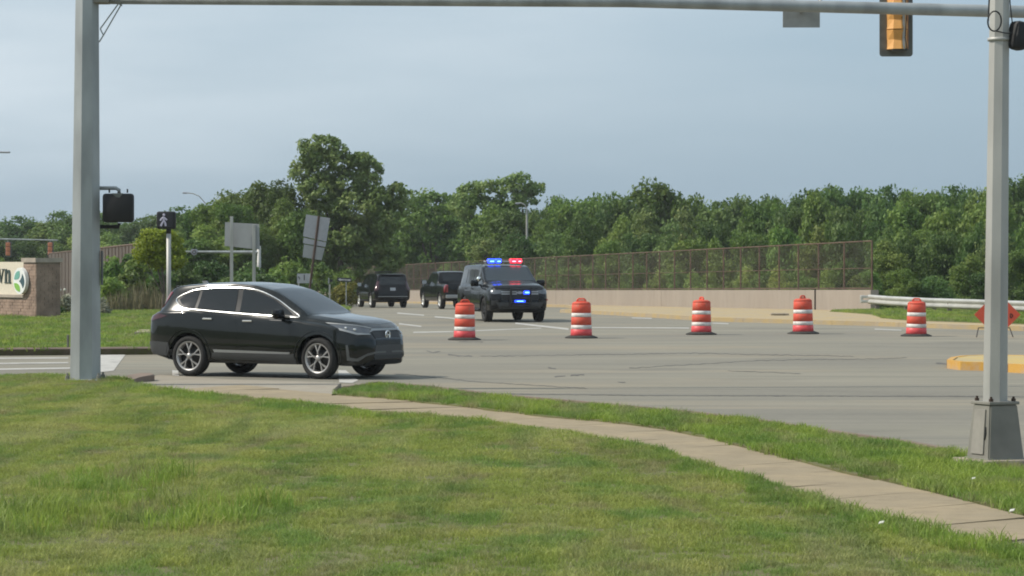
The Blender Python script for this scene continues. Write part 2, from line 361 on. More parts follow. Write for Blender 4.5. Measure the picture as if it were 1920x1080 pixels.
# pavement slabs: strip between the two traced edges
walk = empty("sidewalk"); tag(walk, "tan concrete footpath curving between lawn and verge", kind="structure")
far_e = [(330, 708), (450, 722), (560, 733), (630, 739), (763, 751), (885, 764), (1007, 780), (1100, 788), (1211, 800), (1300, 815), (1400, 841), (1500, 866), (1600, 891), (1752, 926), (1920, 968), (2060, 1018)]
ne_e = [(300, 732), (400, 741), (500, 752), (600, 762), (700, 772), (804, 783), (1007, 808), (1090, 820), (1170, 834), (1240, 850), (1300, 869), (1400, 899), (1500, 930), (1600, 962), (1700, 992), (1800, 1018), (1920, 1045), (2060, 1075)]
FE = GG(far_e, 0.10); NE = GG(ne_e, 0.10)
def along(poly, t):                              # point at y-distance t (polylines run towards the camera)
    for a, b in zip(poly, poly[1:]):
        if (a.y - t) * (b.y - t) <= 0 and a.y != b.y:
            k = (t - a.y) / (b.y - a.y); return a + (b - a) * k
    return poly[0] if t > poly[0].y else poly[-1]
ylist = []; y = 45.8
while y > 20.5: ylist.append(y); y -= 1.35 if y > 30 else 1.25
for i in range(len(ylist) - 1):
    yt, yb = ylist[i], ylist[i + 1]
    q = []
    for (pl, yy) in ((FE, yt), (FE, yb), (NE, yb), (NE, yt)):
        p = along(pl, yy + (0.55 if pl is FE else -0.35)); q.append(p)
    c = sum(q, Vector((0, 0))) / 4; q = [p + (c - p).normalized() * 0.006 for p in q]
    dz = random.choice((0, 0, .001, -.001, .009, -.006)); sl = random.uniform(-0.006, 0.006)
    mb = MB(); mb.prism([(p.x, p.y, 0.104 + dz + (sl if k < 2 else -sl)) for k, p in enumerate(q)], (0, 0, -0.1))
    mb.build("slab", M_WALK, walk)
bed = [(p.x, p.y) for p in FE if p.y < 45.5] + [(p.x, p.y) for p in NE[::-1] if p.y < 45.5]
sheet("path_bed", bed, lambda x, y: 0.085, mat("path_bed", (0.17, 0.14, 0.10), 0.95, var=0.3), 1.0, parent=walk)
# ramp of pinkish concrete where the path meets the road
ramp = sheet("ramp_apron", GG([(215, 722), (245, 712), (300, 700), (420, 708), (560, 714), (640, 722), (625, 736), (640, 745), (600, 757), (450, 744), (300, 731)], 0.03), lambda x, y: 0.006 + 0.07 * smoothstep((51.0 - y) / 4.0), M_APRON, 0.7, skirt=0.05, estep=0.4)
tag(ramp, "pinkish concrete kerb ramp behind the car", kind="structure")
def openline(pts, step=0.7):
    o = []
    for a, b in zip(pts, pts[1:]):
        n = max(1, int((Vector(b) - Vector(a)).length / step))
        for k in range(n): o.append(Vector(a).lerp(Vector(b), k / n))
    o.append(Vector(pts[-1])); return o
def kerb_line(name, pts, w, h, m, label, side=1, bevel=0.03, piece=3.0, step=0.7):
    root = empty(name); tag(root, label, kind="structure")
    pts = openline([Vector((p[0], p[1])) for p in pts], step)
    prof = [(0, -0.02), (0, h - bevel), (bevel, h), (w, h), (w, -0.02)]
    run, acc = [], 0.0
    def flush(run):
        mb = MB(); a = []
        for i, p in enumerate(run):
            t = (run[min(i + 1, len(run) - 1)] - run[max(i - 1, 0)]).normalized(); nr = Vector((-t.y, t.x)) * side
            a.append([mb.bm.verts.new((p.x + nr.x * o, p.y + nr.y * o, zr(p.y) + z)) for o, z in prof])
        for i in range(len(a) - 1):
            for k in range(4): mb.bm.faces.new((a[i][k], a[i][k + 1], a[i + 1][k + 1], a[i + 1][k]))
        mb.bm.faces.new(a[0]); mb.bm.faces.new(a[-1][::-1]); mb.build("kerb_stone", m, root)
    for p in pts:
        if run: acc += (p - run[-1]).length
        run.append(p)
        if acc > piece:
            flush(run); run = [p + (p - run[-2]).normalized() * 0.012]; acc = 0
    if len(run) > 1: flush(run)
    return root
vk = GG([(640, 724), (705, 715), (804, 722), (946, 739), (1089, 751), (1300, 770), (1450, 788), (1600, 811), (1704, 825), (1807, 843), (1850, 858), (1935, 866), (2060, 883)], 0.10)
kerb_line("kerb", [(p.x, p.y + 0.06) for p in vk], 0.12, 0.10, M_BRICKCURB, "low concrete kerb hidden along the grass verge", side=-1)
# kerb stub at the ramp
ke = [G(x, y, 0.13) for x, y in ((212, 721), (222, 712), (240, 703), (262, 699), (284, 699), (290, 702), (262, 707), (244, 714), (238, 721))]
mb = MB(); mb.prism(ke, (0, 0, -0.12)); bmesh.ops.bevel(mb.bm, geom=list(mb.bm.edges), offset=.02, segments=1, affect='EDGES')
tag(mb.build("kerb_end", M_BRICKCURB), "weathered concrete kerb end beside the steel pole", kind="structure")

# far lawn on the left
fl_edge = [(-120, 655), (0, 655), (140, 654), (285, 653), (400, 651), (500, 640), (580, 615), (630, 592), (655, 577)]
FL = GG(fl_edge, 0.14)
FL = [p for p in FL if p.y < 150] + [Vector((-9.4, 158)), Vector((-9.8, 172)), Vector((-12.5, 184)), Vector((-20, 195))]
fl_poly = FL + [Vector((-45, 197)), Vector((-45, 67))]
farlawn = sheet("far_lawn", fl_poly, lambda x, y: zr(y) + 0.13, M_SOIL, 2.0, skirt=0.2, wob=0.0, estep=1.0)
tag(farlawn, "green lawn across the road around the brick sign", kind="structure")
kerb_line("far_kerb", [(p.x, p.y) for p in FL], 0.2, 0.17, M_BRICKCURB, "brownish kerb along the lawn across the road", side=1, step=1.0)

# wall side: footway between kerb and parapet, then grass shoulder on the right
wk = GG([(1920, 613), (1780, 609), (1640, 604), (1560, 602), (1450, 599), (1338, 596), (1260, 591.5), (1182, 587), (1110, 583.5), (1050, 581)], 0.12)
wk = [Vector((15.2 + 4, wk[0].y - 1.5))] + [p.xy for p in wk]
wk = [Vector((p.x, p.y)) for p in wk] + [Vector((3.4, 146)), Vector((3.0, 165)), Vector((0.2, 182))]
for y in range(194, 300, 12): wk.append(Vector((fence_x(y) - 1.0, y)))
foot = [(p.x, p.y) for p in wk] + [(fence_x(y) + 0.2, y) for y in range(295, 118, -12)] + [(fence_x(119.5) + 0.2, 119.5)] + [(16.5, 111.5), (24, 103)]
sheet_f = sheet("footway", foot, lambda x, y: zr(y) + 0.125, M_WORNY, 3.0, estep=1.5)
tag(sheet_f, "narrow tan footway between worn kerb and bridge wall", kind="structure")
kerb_line("bridge_kerb", wk, 0.16, 0.14, M_WORNY, "worn yellow kerb along the foot of the bridge wall", side=-1, step=1.2)
gs = [(12.4, 114.6), (14.2, 119.4), (16.0, 126), (30, 126), (60, 118), (60, 78)] + [(G(x, y, .14).x, G(x, y, .14).y) for x, y in ((2300, 622), (1920, 607.5), (1780, 603), (1700, 600), (1655, 596), (1642, 590))]
shoulder = sheet("shoulder_grass", gs, lambda x, y: zr(y) + 0.14 , M_SOIL, 2.0, skirt=0.3, estep=1.5)
tag(shoulder, "grass shoulder under the guard rail", kind="structure")

M_ISLTOP = ground_mat('island_top_paint', [(1.4, (1, 1, 1), 0, 0.42, 0.6, (0.40, 0.33, 0.2), 0.8)], base=(0.50, 0.37, 0.14), bump=0.3)
# median island with yellow kerb
isl = GG([(1790, 675), (1797, 670), (1815, 667), (1850, 665.5), (1920, 666.5), (2040, 669), (2040, 690), (1925, 683), (1860, 679), (1812, 678)], 0.16)
it = sheet("median_island", isl, lambda x, y: 0.158, M_ISLTOP, 0.8, estep=0.6)
tag(it, "tan top of the raised median island", kind="structure")
kerb_line("island_kerb", isl + [isl[0]], 0.15, 0.162, M_YCURB, "bright yellow kerb around the median island", side=1, step=0.4, bevel=0.04, piece=2.5)

# ---------------- road markings: thin sheets above the asphalt
marks = empty("road_markings"); tag(marks, "worn white lane lines and stop bars on the road", kind="structure")
def strip(name, a, b, wpx_a, wpx_b, m, h=0.005, parent=marks):
    A, B = Vector(a), Vector(b)
    q = [G(A.x, A.y - wpx_a / 2, h), G(B.x, B.y - wpx_b / 2, h), G(B.x, B.y + wpx_b / 2, h), G(A.x, A.y + wpx_a / 2, h)]
    n = 14; v = []; f = []
    for i in range(n + 1):
        k = i / n
        for (p, r) in ((q[0], q[1]), (q[3], q[2])):
            s_ = p.lerp(r, k); v.append((s_.x, s_.y, zr(s_.y) + h))
    for i in range(n): f.append((2 * i, 2 * i + 2, 2 * i + 3, 2 * i + 1))
    me = mesh_from(name, v, f)
    me.flip_normals() if me.polygons[0].normal.z < 0 else None
    return link(name, me, m, parent)
for (a, b, wa, wb) in [((-60, 672), (128, 671), 2.2, 2.2), ((-60, 682), (128, 680), 2.2, 2.2), ((-60, 693), (140, 690), 2.6, 2.6),
                       ((745, 587), (795, 591), 2, 2), ((815, 594), (862, 598), 2, 2), ((748, 607), (790, 612), 2.4, 2.0), ((775, 623), (850, 622), 2, 1.6), ((890, 620), (1015, 615), 1.4, 1.2),
                       ((966, 606), (1066, 617), 2.4, 3), ((1107, 614), (1292, 615), 1.3, 1.8), ((1185, 596), (1222, 597), 1.6, 1.6), ((1336, 606), (1366, 607), 1.6, 1.6), ((1640, 617), (1690, 619), 1.6, 1.6)]:
    strip("lane_line", a, b, wa, wb, M_PAINT)
def quadmark(px, m=M_PAINT, h=0.006, name="stop_bar", parent=marks):
    v = [G(x, y, h) for x, y in px]; me = mesh_from(name, v, [list(range(len(v)))]); 
    if me.polygons[0].normal.z < 0: me.flip_normals()
    return link(name, me, m, parent)
quadmark([(186, 657), (241, 657), (213, 695), (186, 698), (150, 698), (150, 657)])
quadmark([(323, 694), (334, 695), (336, 705), (323, 704)], h=0.012)
quadmark([(634, 694), (648, 694), (672, 713), (660, 718), (636, 717)])
# tar joints and cracks
def wander(px, wpx, name="tar_joint", m=M_TAR, h=0.004, jit=1.0):
    v = []; f = []; pts = openline([Vector(p) for p in px], 6)
    for i, p in enumerate(pts):
        j = random.uniform(-jit, jit); w = wpx * random.uniform(0.35, 1.2)
        for s_ in (-w / 2, w / 2): v.append(G(p.x, p.y + j + s_, h))
    for i in range(len(pts) - 1): f.append((2 * i, 2 * i + 2, 2 * i + 3, 2 * i + 1))
    me = mesh_from(name, v, f)
    if me.polygons[0].normal.z < 0: me.flip_normals()
    return link(name, me, m, marks)
wander([(930, 738), (1200, 741), (1500, 742), (1830, 743), (1925, 744)], 1.5, jit=0.3)
for px, w in ([(800, 658), (812, 661), (825, 659)], 2.4), ([(840, 665), (865, 667), (885, 668)], 2), ([(1028, 689), (1042, 692)], 2.5), ([(1040, 706), (1060, 705)], 2), ([(1070, 704), (1095, 702)], 2.4), \
             ([(1158, 716), (1172, 716)], 2), ([(860, 640), (905, 641)], 2), ([(1365, 830 - 135), (1500, 700)], 1), ([(1180, 690), (1420, 676), (1700, 671)], 0.9), ([(900, 668), (1300, 662), (1600, 668)], 1.0), ([(1755, 681), (1790, 683)], 2.5), ([(740, 700), (900, 716), (1100, 728)], 0.9):
    wander(px, w, "crack", jit=0.8)
# ================================================================= vehicles
def curve(pts, sm=0.05):
    xs = [p[0] for p in pts]; ys = [p[1] for p in pts]
    def f(x):
        return sum(float(np.interp(x + sm * k, xs, ys)) for k in (-1, -.66, -.33, 0, .33, .66, 1)) / 7
    return f
def catmull(p, n):
    out = []
    for i in range(len(p) - 1):
        p0 = p[max(i - 1, 0)]; p1 = p[i]; p2 = p[i + 1]; p3 = p[min(i + 2, len(p) - 1)]
        for k in range(n):
            t = k / n
            out.append(tuple(0.5 * ((2 * p1[j]) + (-p0[j] + p2[j]) * t + (2 * p0[j] - 5 * p1[j] + 4 * p2[j] - p3[j]) * t * t + (-p0[j] + 3 * p1[j] - 3 * p2[j] + p3[j]) * t ** 3) for j in (0, 1)))
    out.append(tuple(p[-1])); return out
def body_mesh(S, paint, under):
    """Lofted closed body with cut wheel arches; local x forward from the rear bumper, y left."""
    top, bot, belt, w, wr = (curve(S[k], S.get('sm', 0.05)) for k in ('top', 'bot', 'belt', 'w', 'wr'))
    Lc = S['L']; st = [0.0, 0.012, 0.03, 0.055, 0.085, 0.12] + list(np.arange(0.17, Lc - 0.16, 0.07)) + [Lc - 0.12, Lc - 0.085, Lc - 0.055, Lc - 0.03, Lc - 0.012, Lc]
    rings = []
    for x in st:
        zt, zb, ww, wt = top(x), bot(x), w(x), wr(x)
        zl = min(belt(x), zt - 0.05); g = zt - zl
        pr = [(0, zb), (ww * 0.55, zb), (ww * 0.9, zb + 0.01), (ww * 0.975, zb + 0.10), (ww, zb + (zl - zb) * 0.42), (ww * 0.992, zb + (zl - zb) * 0.72), (ww * 0.965, zl - 0.035),
              (ww * 0.93 if g > .2 else max(wt, ww * 0.9), zl + 0.01)]
        if g > 0.2: pr += [(wt + (ww * 0.93 - wt) * 0.45, zl + (g - 0.06) * 0.5), (wt, zt - 0.065), (wt * 0.9, zt - 0.022)]
        else: pr += [(min(wt, ww * .88) * 0.99, zl + g * 0.45), (wt * 0.9, zt - g * 0.3), (wt * 0.8, zt - g * 0.16)]
        pr += [(wt * 0.5, zt - 0.006), (0, zt)]
        rings.append(catmull(pr, 4))
    bm = bmesh.new(); R = []
    for x, h in zip(st, rings):
        full = [(y, z) for y, z in h] + [(-y, z) for y, z in h[-2:0:-1]]
        R.append([bm.verts.new((x, y, z)) for y, z in full])
    n = len(R[0])
    for a, b in zip(R, R[1:]):
        for k in range(n): bm.faces.new((a[k], b[k], b[(k + 1) % n], a[(k + 1) % n]))
    bm.faces.new(R[0]); bm.faces.new(R[-1][::-1])
    bmesh.ops.triangulate(bm, faces=[f for f in bm.faces if len(f.verts) > 4])
    bmesh.ops.recalc_face_normals(bm, faces=bm.faces)
    me = bpy.data.meshes.new("body"); bm.to_mesh(me); bm.free()
    o = bpy.data.objects.new("tmp_body", me); COL.objects.link(o)
    cb = MB()
    for xc in S['axles']:
        for s_ in (-1, 1): cb.lathe([(S['arch'], 0.0), (S['arch'], 0.75)] if s_ > 0 else [(S['arch'], -0.75), (S['arch'], 0.0)], 40, (xc, s_ * (S['hw'] - 0.42), S['R']), 'Y')
    if 'cut' in S:
        for c, d in S['cut']: cb.box(c, d)
    cut = cb.build("tmp_cut", under)
    md = o.modifiers.new("b", 'BOOLEAN'); md.object = cut; md.operation = 'DIFFERENCE'; md.solver = 'EXACT'
    dg = bpy.context.evaluated_depsgraph_get(); dg.update()
    res = bpy.data.meshes.new_from_object(o.evaluated_get(dg))
    bpy.data.objects.remove(o); bpy.data.objects.remove(cut)
    res.materials.clear(); res.materials.append(paint); res.materials.append(under)
    for p in res.polygons:
        c = p.center; ina = any(math.hypot(c.x - xc, c.z - S['R']) < S['arch'] * 0.995 and abs(c.y) < S['hw'] + .1 for xc in S['axles'])
        p.material_index = 1 if (ina or (p.normal.z < -0.6 and c.z < 0.6) or ('cut' in S and c.z > 0.6 and S['cut'][0][0][0] - S['cut'][0][1][0] / 2 + .004 < c.x < S['cut'][0][0][0] + S['cut'][0][1][0] / 2 - 0.004 and abs(c.y) < S['cut'][0][1][1] / 2 + .001)) else 0
    res.polygons.foreach_set("use_smooth", [True] * len(res.polygons)); res.set_sharp_from_angle(angle=math.radians(38))
    res.name = "body"
    return res
class Skin:
    def __init__(s, me):
        bm = bmesh.new(); bm.from_mesh(me); s.t = BVHTree.FromBMesh(bm); bm.free()
    def hit(s, p, d, prev=None):
        o = Vector(p) - d * 6
        h, n, i, dist = s.t.ray_cast(o, d)
        if h is None:
            h, n, i, dist = s.t.find_nearest(Vector(p))
        if n.dot(d) > 0: n = -n
        return h, n
    def patch(s, name, pts, d, m, parent, off=0.004, thick=0.012, cell=0.07, edge=0.06, smooth=True):
        d = Vector(d).normalized(); up = Vector((0, 0, 1)) if abs(d.z) < 0.9 else Vector((1, 0, 0))
        a = d.cross(up).normalized(); b = a.cross(d).normalized()
        P2 = [(Vector(p).dot(a), Vector(p).dot(b)) for p in pts]
        ed = resample(P2, edge); q = [Vector(p) for p in ed]; ne = len(q)
        xs = [p.x for p in q]; ys = [p.y for p in q]
        for i in range(1, int((max(xs) - min(xs)) / cell) + 1):
            for j in range(1, int((max(ys) - min(ys)) / cell) + 1):
                x, y = min(xs) + i * cell, min(ys) + j * cell
                if inside(ed, x, y) and min(math.hypot(x - e[0], y - e[1]) for e in ed) > cell * 0.35: q.append(Vector((x, y)))
        vo, _, fo, *_r = delaunay_2d_cdt(q, [], [list(range(ne))], 1, 1e-5)
        dep = sum(Vector(p).dot(d) for p in pts) / len(pts)
        V, Fc = [], []; hs = []
        for p in vo:
            w = a * p.x + b * p.y + d * dep
            h, n = s.hit(w, d); hs.append((h, n)); V.append(h + n * off)
        for t in fo:
            t = list(t); nn = (V[t[1]] - V[t[0]]).cross(V[t[2]] - V[t[0]])
            if nn.dot(d) > 0: t = t[::-1]
            Fc.append(t)
        es = set()
        for t in Fc:
            for k in range(3): es.add((t[k], t[(k + 1) % 3]))
        low = {}
        nf = len(Fc)
        for (i, j) in list(es):
            if (j, i) not in es:
                for k in (i, j):
                    if k not in low: low[k] = len(V); V.append(hs[k][0] + hs[k][1] * (off - thick))
                Fc.append([i, low[i], low[j], j])
        me = mesh_from(name, V, Fc)
        me.polygons.foreach_set("use_smooth", [i < nf and smooth for i in range(len(Fc))]); me.set_sharp_from_angle(angle=math.radians(40))
        return link(name, me, m, parent)
    def line(s, pts, d, step=0.06, off=0.006):
        d = Vector(d).normalized(); o = []
        for p in openline3(pts, step):
            h, n = s.hit(p, d); o.append(h + n * off)
        return o
def openline3(pts, step):
    pts = [Vector(p) for p in pts]; o = []
    for a, b in zip(pts, pts[1:]):
        n = max(1, int((b - a).length / step))
        for k in range(n): o.append(a.lerp(b, k / n))
    o.append(pts[-1]); return o
def smoothloop(pts, n=5):
    m = len(pts); out = []
    for i in range(m):
        p0, p1, p2, p3 = (Vector(pts[(i + k) % m]) for k in (-1, 0, 1, 2))
        for k in range(n):
            t = k / n; out.append(0.5 * ((2 * p1) + (-p0 + p2) * t + (2 * p0 - 5 * p1 + 4 * p2 - p3) * t * t + (-p0 + 3 * p1 - 3 * p2 + p3) * t ** 3))
    return out
def wheel(parent, loc, R, wid, side, rimm, style='Y', steer=0.0, rim_r=0.62, nsp=5):
    """tyre and rim; side=-1 faces right (towards -y)."""
    w = empty("wheel", loc, steer, parent)
    r2 = R * rim_r + 0.012
    prof = [(r2, -wid / 2 + 0.02), (R * 0.80, -wid / 2), (R * 0.93, -wid / 2 + 0.012), (R, -wid / 2 + 0.045), (R, -0.02), (R - 0.008, -0.01), (R - 0.008, 0.01), (R, 0.02), (R, wid / 2 - 0.045), (R * 0.93, wid / 2 - 0.012), (R * 0.80, wid / 2), (r2, wid / 2 - 0.02)]
    MB().lathe(prof, 40, axis='Y', closed=True).build("tyre", M_TYRE, w)
    o = side * (wid / 2 - 0.03)
    rb = MB(); rr = R * rim_r
    rb.lathe([(rr + 0.014, o + side * 0.012), (rr, o + side * 0.012), (rr - 0.02, o - side * 0.01), (rr - 0.03, -o)], 40, axis='Y', cap=False)
    for k in range(nsp):
        a = 2 * math.pi * k / nsp + math.pi / 2
        def pt(r, da, yy): return Vector((r * math.cos(a + da), o + side * yy, r * math.sin(a + da)))
        if style == 'Y':
            for sg in (-1, 1):
                rb.prism([pt(0.04, -0.5 * sg, 0.0), pt(0.04, 0.5 * sg, 0.0), pt(rr * 0.45, 0.10 * sg, 0.006), pt(rr * 0.99, 0.30 * sg, 0.0), pt(rr * 0.99, 0.17 * sg, 0.0), pt(rr * 0.42, -0.07 * sg, 0.006)], (0, -side * 0.03, 0))
        else:
            rb.prism([pt(0.04, -0.7, 0.0), pt(rr * 0.99, -0.14, 0.0), pt(rr * 0.99, 0.14, 0.0), pt(0.04, 0.7, 0.0)], (0, -side * 0.03, 0))
    rb.lathe([(0.0, o + side * 0.012), (0.045, o + side * 0.01), (0.06, o - side * 0.02)], 20, axis='Y')
    rb.build("rim", rimm, w)
    MB().lathe([(0.0, o - side * 0.075), (rr - 0.035, o - side * 0.075), (rr - 0.035, o - side * 0.11)], 28, axis='Y').build("brake_disc", M_RIMDK, w)
    return w
def mirror_bits(parent, x, y, z, s_, paint, w=0.24, h=0.17):
    mb = MB(); mb.box((0, 0, 0), (0.13, w, h), bevel=0.045)
    mb.box((-0.01, -s_ * w * 0.62, -h * 0.28), (0.07, w * 0.55, 0.05), bevel=0.01)
    m = mb.build("mirror", paint, parent, (x, y, z), sharp=40)
    MB().box((-0.068, 0, 0.0), (0.004, w * 0.82, h * 0.75)).build("mirror_glass", M_CHROME, m)
    return m
def recentre(root, dx):
    for ch in root.children: ch.location.x += dx

# ---------------------------------------------------------------- crossover in front
S1 = dict(L=4.60, hw=0.925, R=0.365, arch=0.415, axles=(0.98, 3.70), sm=0.06,
    top=[(0, .78), (.02, .90), (.05, 1.0), (.12, 1.12), (.24, 1.30), (.36, 1.50), (.46, 1.60), (.7, 1.64), (1.2, 1.675), (1.8, 1.685), (2.25, 1.655), (2.65, 1.56), (3.0, 1.39), (3.44, 1.145), (3.62, 1.115), (4.0, 1.075), (4.3, 1.02), (4.43, .965), (4.52, .87), (4.57, .77), (4.6, .65)],
    bot=[(0, .50), (.06, .40), (.3, .34), (.6, .27), (3.9, .24), (4.3, .23), (4.5, .24), (4.6, .36)],
    belt=[(0, 1.02), (.3, 1.14), (.9, 1.16), (1.6, 1.10), (3.2, 1.02), (3.7, .97), (4.3, .86), (4.6, .72)],
    w=[(0, .66), (.03, .74), (.08, .81), (.2, .875), (.5, .915), (1, .925), (2.3, .905), (3.5, .925), (4.0, .915), (4.2, .885), (4.38, .81), (4.5, .70), (4.57, .58), (4.6, .46)],
    wr=[(0, .55), (.3, .60), (.6, .64), (1.2, .665), (2.2, .675), (2.8, .68), (3.2, .73), (3.5, .80), (4.1, .77), (4.35, .69), (4.5, .58), (4.6, .40)])
crv = empty("compact_suv"); tag(crv, "glossy dark compact SUV with chrome window line, turning in front of the lawn", "car")
bm1 = body_mesh(S1, M_PAINTGRN, M_BLACKP); link("body", bm1, None, crv); K = Skin(bm1)
for sd in (-1, 1):
    d = (0, -sd, 0)
    def q(pts, yy=0.9): return [(x, sd * yy, z) for x, z in pts]
    wl = [(.62, 1.375), (.80, 1.475), (1.05, 1.545), (1.5, 1.58), (1.95, 1.58), (2.35, 1.535), (2.72, 1.40), (3.06, 1.21), (3.28, 1.075), (3.05, 1.075), (2.5, 1.10), (1.7, 1.145), (1.1, 1.185), (.86, 1.20), (.70, 1.28)]
    wf = K.patch("window_surround", q(wl), d, M_BLACKP, crv, off=0.003)
    K.patch("quarter_glass", q([(.68, 1.372), (.82, 1.455), (1.03, 1.52), (1.10, 1.535), (1.06, 1.22), (.88, 1.232), (.76, 1.29)]), d, M_GLASS, wf, off=0.008)
    K.patch("rear_door_glass", q([(1.16, 1.54), (1.5, 1.56), (1.92, 1.56), (1.93, 1.155), (1.6, 1.17), (1.13, 1.215)]), d, M_GLASS, wf, off=0.008)
    K.patch("front_door_glass", q([(2.03, 1.558), (2.32, 1.515), (2.68, 1.385), (3.02, 1.20), (3.14, 1.11), (2.5, 1.125), (2.03, 1.15)]), d, M_GLASS, wf, off=0.008)
    loop = K.line([tuple(p) for p in smoothloop(q(wl), 4)] + [q(wl)[0]], d, 0.05, 0.010)
    MB().tube(loop, 0.0115, 6).build("chrome_trim", M_CHROME, wf)
    # doors, cladding, handles
    dr = K.patch("rear_door", q([(1.42, .50), (1.36, .60), (1.46, .80), (1.36, 1.0), (1.18, 1.16), (1.95, 1.12), (2.02, .8), (2.02, .43), (1.5, .43)]), d, M_PAINTGRN, crv, off=0.0035, cell=0.1)
    df = K.patch("front_door", q([(2.035, .43), (2.035, .8), (1.97, 1.118), (3.1, 1.05), (3.16, .9), (3.12, .6), (3.1, .43)]), d, M_PAINTGRN, crv, off=0.0035, cell=0.1)
    for dd, x0 in ((dr, 1.30), (df, 2.14)):
        h, n = K.hit((x0 + .1, sd * .9, 1.0 if x0 > 2 else 1.03), Vector(d))
        MB().box((h.x, h.y + sd * .028, h.z), (.20, .022, .03), bevel=0.008).build("handle", M_CHROME, dd)
    for xc in S1['axles']:
        arc = [(xc + r * math.cos(t), S1['R'] + r * math.sin(t)) for r, ts in ((.475, np.linspace(-.22, math.pi + .22, 22)), (.408, np.linspace(math.pi + .22, -.22, 22))) for t in ts]
        K.patch("arch_cladding", q(arc), d, M_GREYP, crv, off=0.016, thick=0.03, cell=0.2, edge=0.05)
    K.patch("sill_cladding", q([(1.46, .27), (1.5, .43), (3.22, .43), (3.26, .27)]), d, M_GREYP, crv, off=0.014, thick=0.02)
    K.patch("sill_trim", q([(1.55, .44), (1.52, .49), (3.15, .46), (3.12, .43)]), d, M_SATIN, crv, off=0.012, thick=0.014, cell=.2)
    # lamps
    K.patch("headlight", [(3.93, sd * .87, .965), (4.12, sd * .84, .955), (4.40, sd * .66, .925), (4.52, sd * .47, .875), (4.50, sd * .50, .79), (4.36, sd * .70, .79), (4.15, sd * .85, .86)], (-.75, -sd * .66, 0), M_LAMP, crv, off=0.006, cell=.05, edge=.04)
    K.patch("headlight_strip", [(4.10, sd * .85, .885), (4.36, sd * .70, .805), (4.51, sd * .49, .79), (4.51, sd * .49, .77), (4.36, sd * .70, .775), (4.12, sd * .85, .855)], (-.75, -sd * .66, 0), M_SATIN, crv, off=0.014, cell=.3, edge=.04)
    for (x_, y_, z_) in ((4.22, .79, .89), (4.34, .71, .865)):
        h, n = K.hit((x_, sd * y_, z_), Vector((-.75, -sd * .66, 0)).normalized()); MB().box(h + n * .004, (.05, .05, .045), bevel=.015).build("lamp_unit", M_CHROME, crv)
    K.patch("headlight_brow", [(3.88, sd * .87, .985), (4.40, sd * .68, .94), (4.54, sd * .45, .89), (4.53, sd * .45, .875), (4.40, sd * .68, .925), (3.93, sd * .87, .968)], (-.75, -sd * .66, 0), M_SATIN, crv, off=0.012, cell=.3, edge=.04)
    K.patch("tail_light", [(.02, sd * .74, 1.02), (.05, sd * .8, 1.14), (.24, sd * .86, 1.13), (.52, sd * .9, 1.075), (.30, sd * .88, 1.02), (.08, sd * .84, .97)], (.7, -sd * .72, 0), M_TAILDK, crv, off=0.010, cell=.05, edge=.04)
    K.patch("tail_light", [(.10, sd * .62, 1.16), (.20, sd * .64, 1.30), (.36, sd * .66, 1.50), (.44, sd * .67, 1.50), (.30, sd * .73, 1.28), (.2, sd * .78, 1.15)], (.75, -sd * .66, 0), M_TAIL, crv, off=0.010, cell=.05, edge=.04)
    K.patch("bumper_trim", [(4.24, sd * .85, .60), (4.28, sd * .84, .60), (4.31, sd * .82, .385), (4.40, sd * .74, .365), (4.52, sd * .58, .455), (4.58, sd * .40, .485), (4.60, sd * .1, .485), (4.60, sd * .1, .455), (4.58, sd * .40, .455), (4.50, sd * .60, .41), (4.42, sd * .72, .32), (4.26, sd * .83, .335)], (-.7, -sd * .7, 0), M_GREYP if sd > 9 else mat("grey_trim", (.13, .135, .135), .4, .4), crv, off=0.012, cell=.05, edge=.04)
    K.patch("rear_bumper_cladding", [(.02, sd * .66, .40), (.02, sd * .7, .60), (.2, sd * .86, .62), (.56, sd * .91, .60), (.58, sd * .91, .36), (.1, sd * .8, .40)], (.6, -sd * .8, 0), M_GREYP, crv, off=0.012, cell=.07)
    mirror_bits(crv, 2.96, sd * 1.00, 1.13, sd, M_PAINTBLK)
    for xc in S1['axles']:
        wheel(crv, (xc, sd * .795, S1['R']), S1['R'], .235, sd, M_RIM, 'Y', steer=math.radians(-4) if xc > 2 else 0, rim_r=.69)
K.patch("windscreen", [(2.60, -.60, 1.6), (2.56, 0, 1.6), (2.60, .60, 1.6), (3.0, .665, 1.4), (3.40, .735, 1.15), (3.48, .55, 1.1), (3.52, 0, 1.1), (3.48, -.55, 1.1), (3.40, -.735, 1.15), (3.0, -.665, 1.4)], (0, 0, -1), M_GLASS2, crv, off=0.004)
K.patch("rear_window", [(.14, -.58, 1.14), (.14, .58, 1.14), (.38, .52, 1.52), (.38, -.52, 1.52)], (1, 0, 0), M_GLASS, crv, off=0.004)
K.patch("bonnet", [(3.54, -.66, 1.1), (3.58, 0, 1.1), (3.54, .66, 1.1), (4.18, .66, 1.0), (4.38, .50, .9), (4.43, 0, .9), (4.38, -.50, .9), (4.18, -.66, 1.0)], (0, 0, -1), M_PAINTGRN, crv, off=0.004, cell=.1)
K.patch("grille", [(4.56, -.46, .85), (4.56, .46, .85), (4.58, .40, .60), (4.58, -.40, .60)], (-1, 0, 0), M_BLACKP, crv, off=0.006)
K.patch("grille_bar", [(4.5, -.52, .81), (4.52, -.42, .875), (4.55, 0, .87), (4.52, .42, .875), (4.5, .52, .81), (4.52, .40, .84), (4.55, 0, .84), (4.52, -.40, .84)], (-1, 0, 0), M_SATIN, crv, off=0.016, thick=.02, cell=.3, edge=.04)
h, n = K.hit((4.6, 0, .77), Vector((-1, 0, 0)))
em = MB()
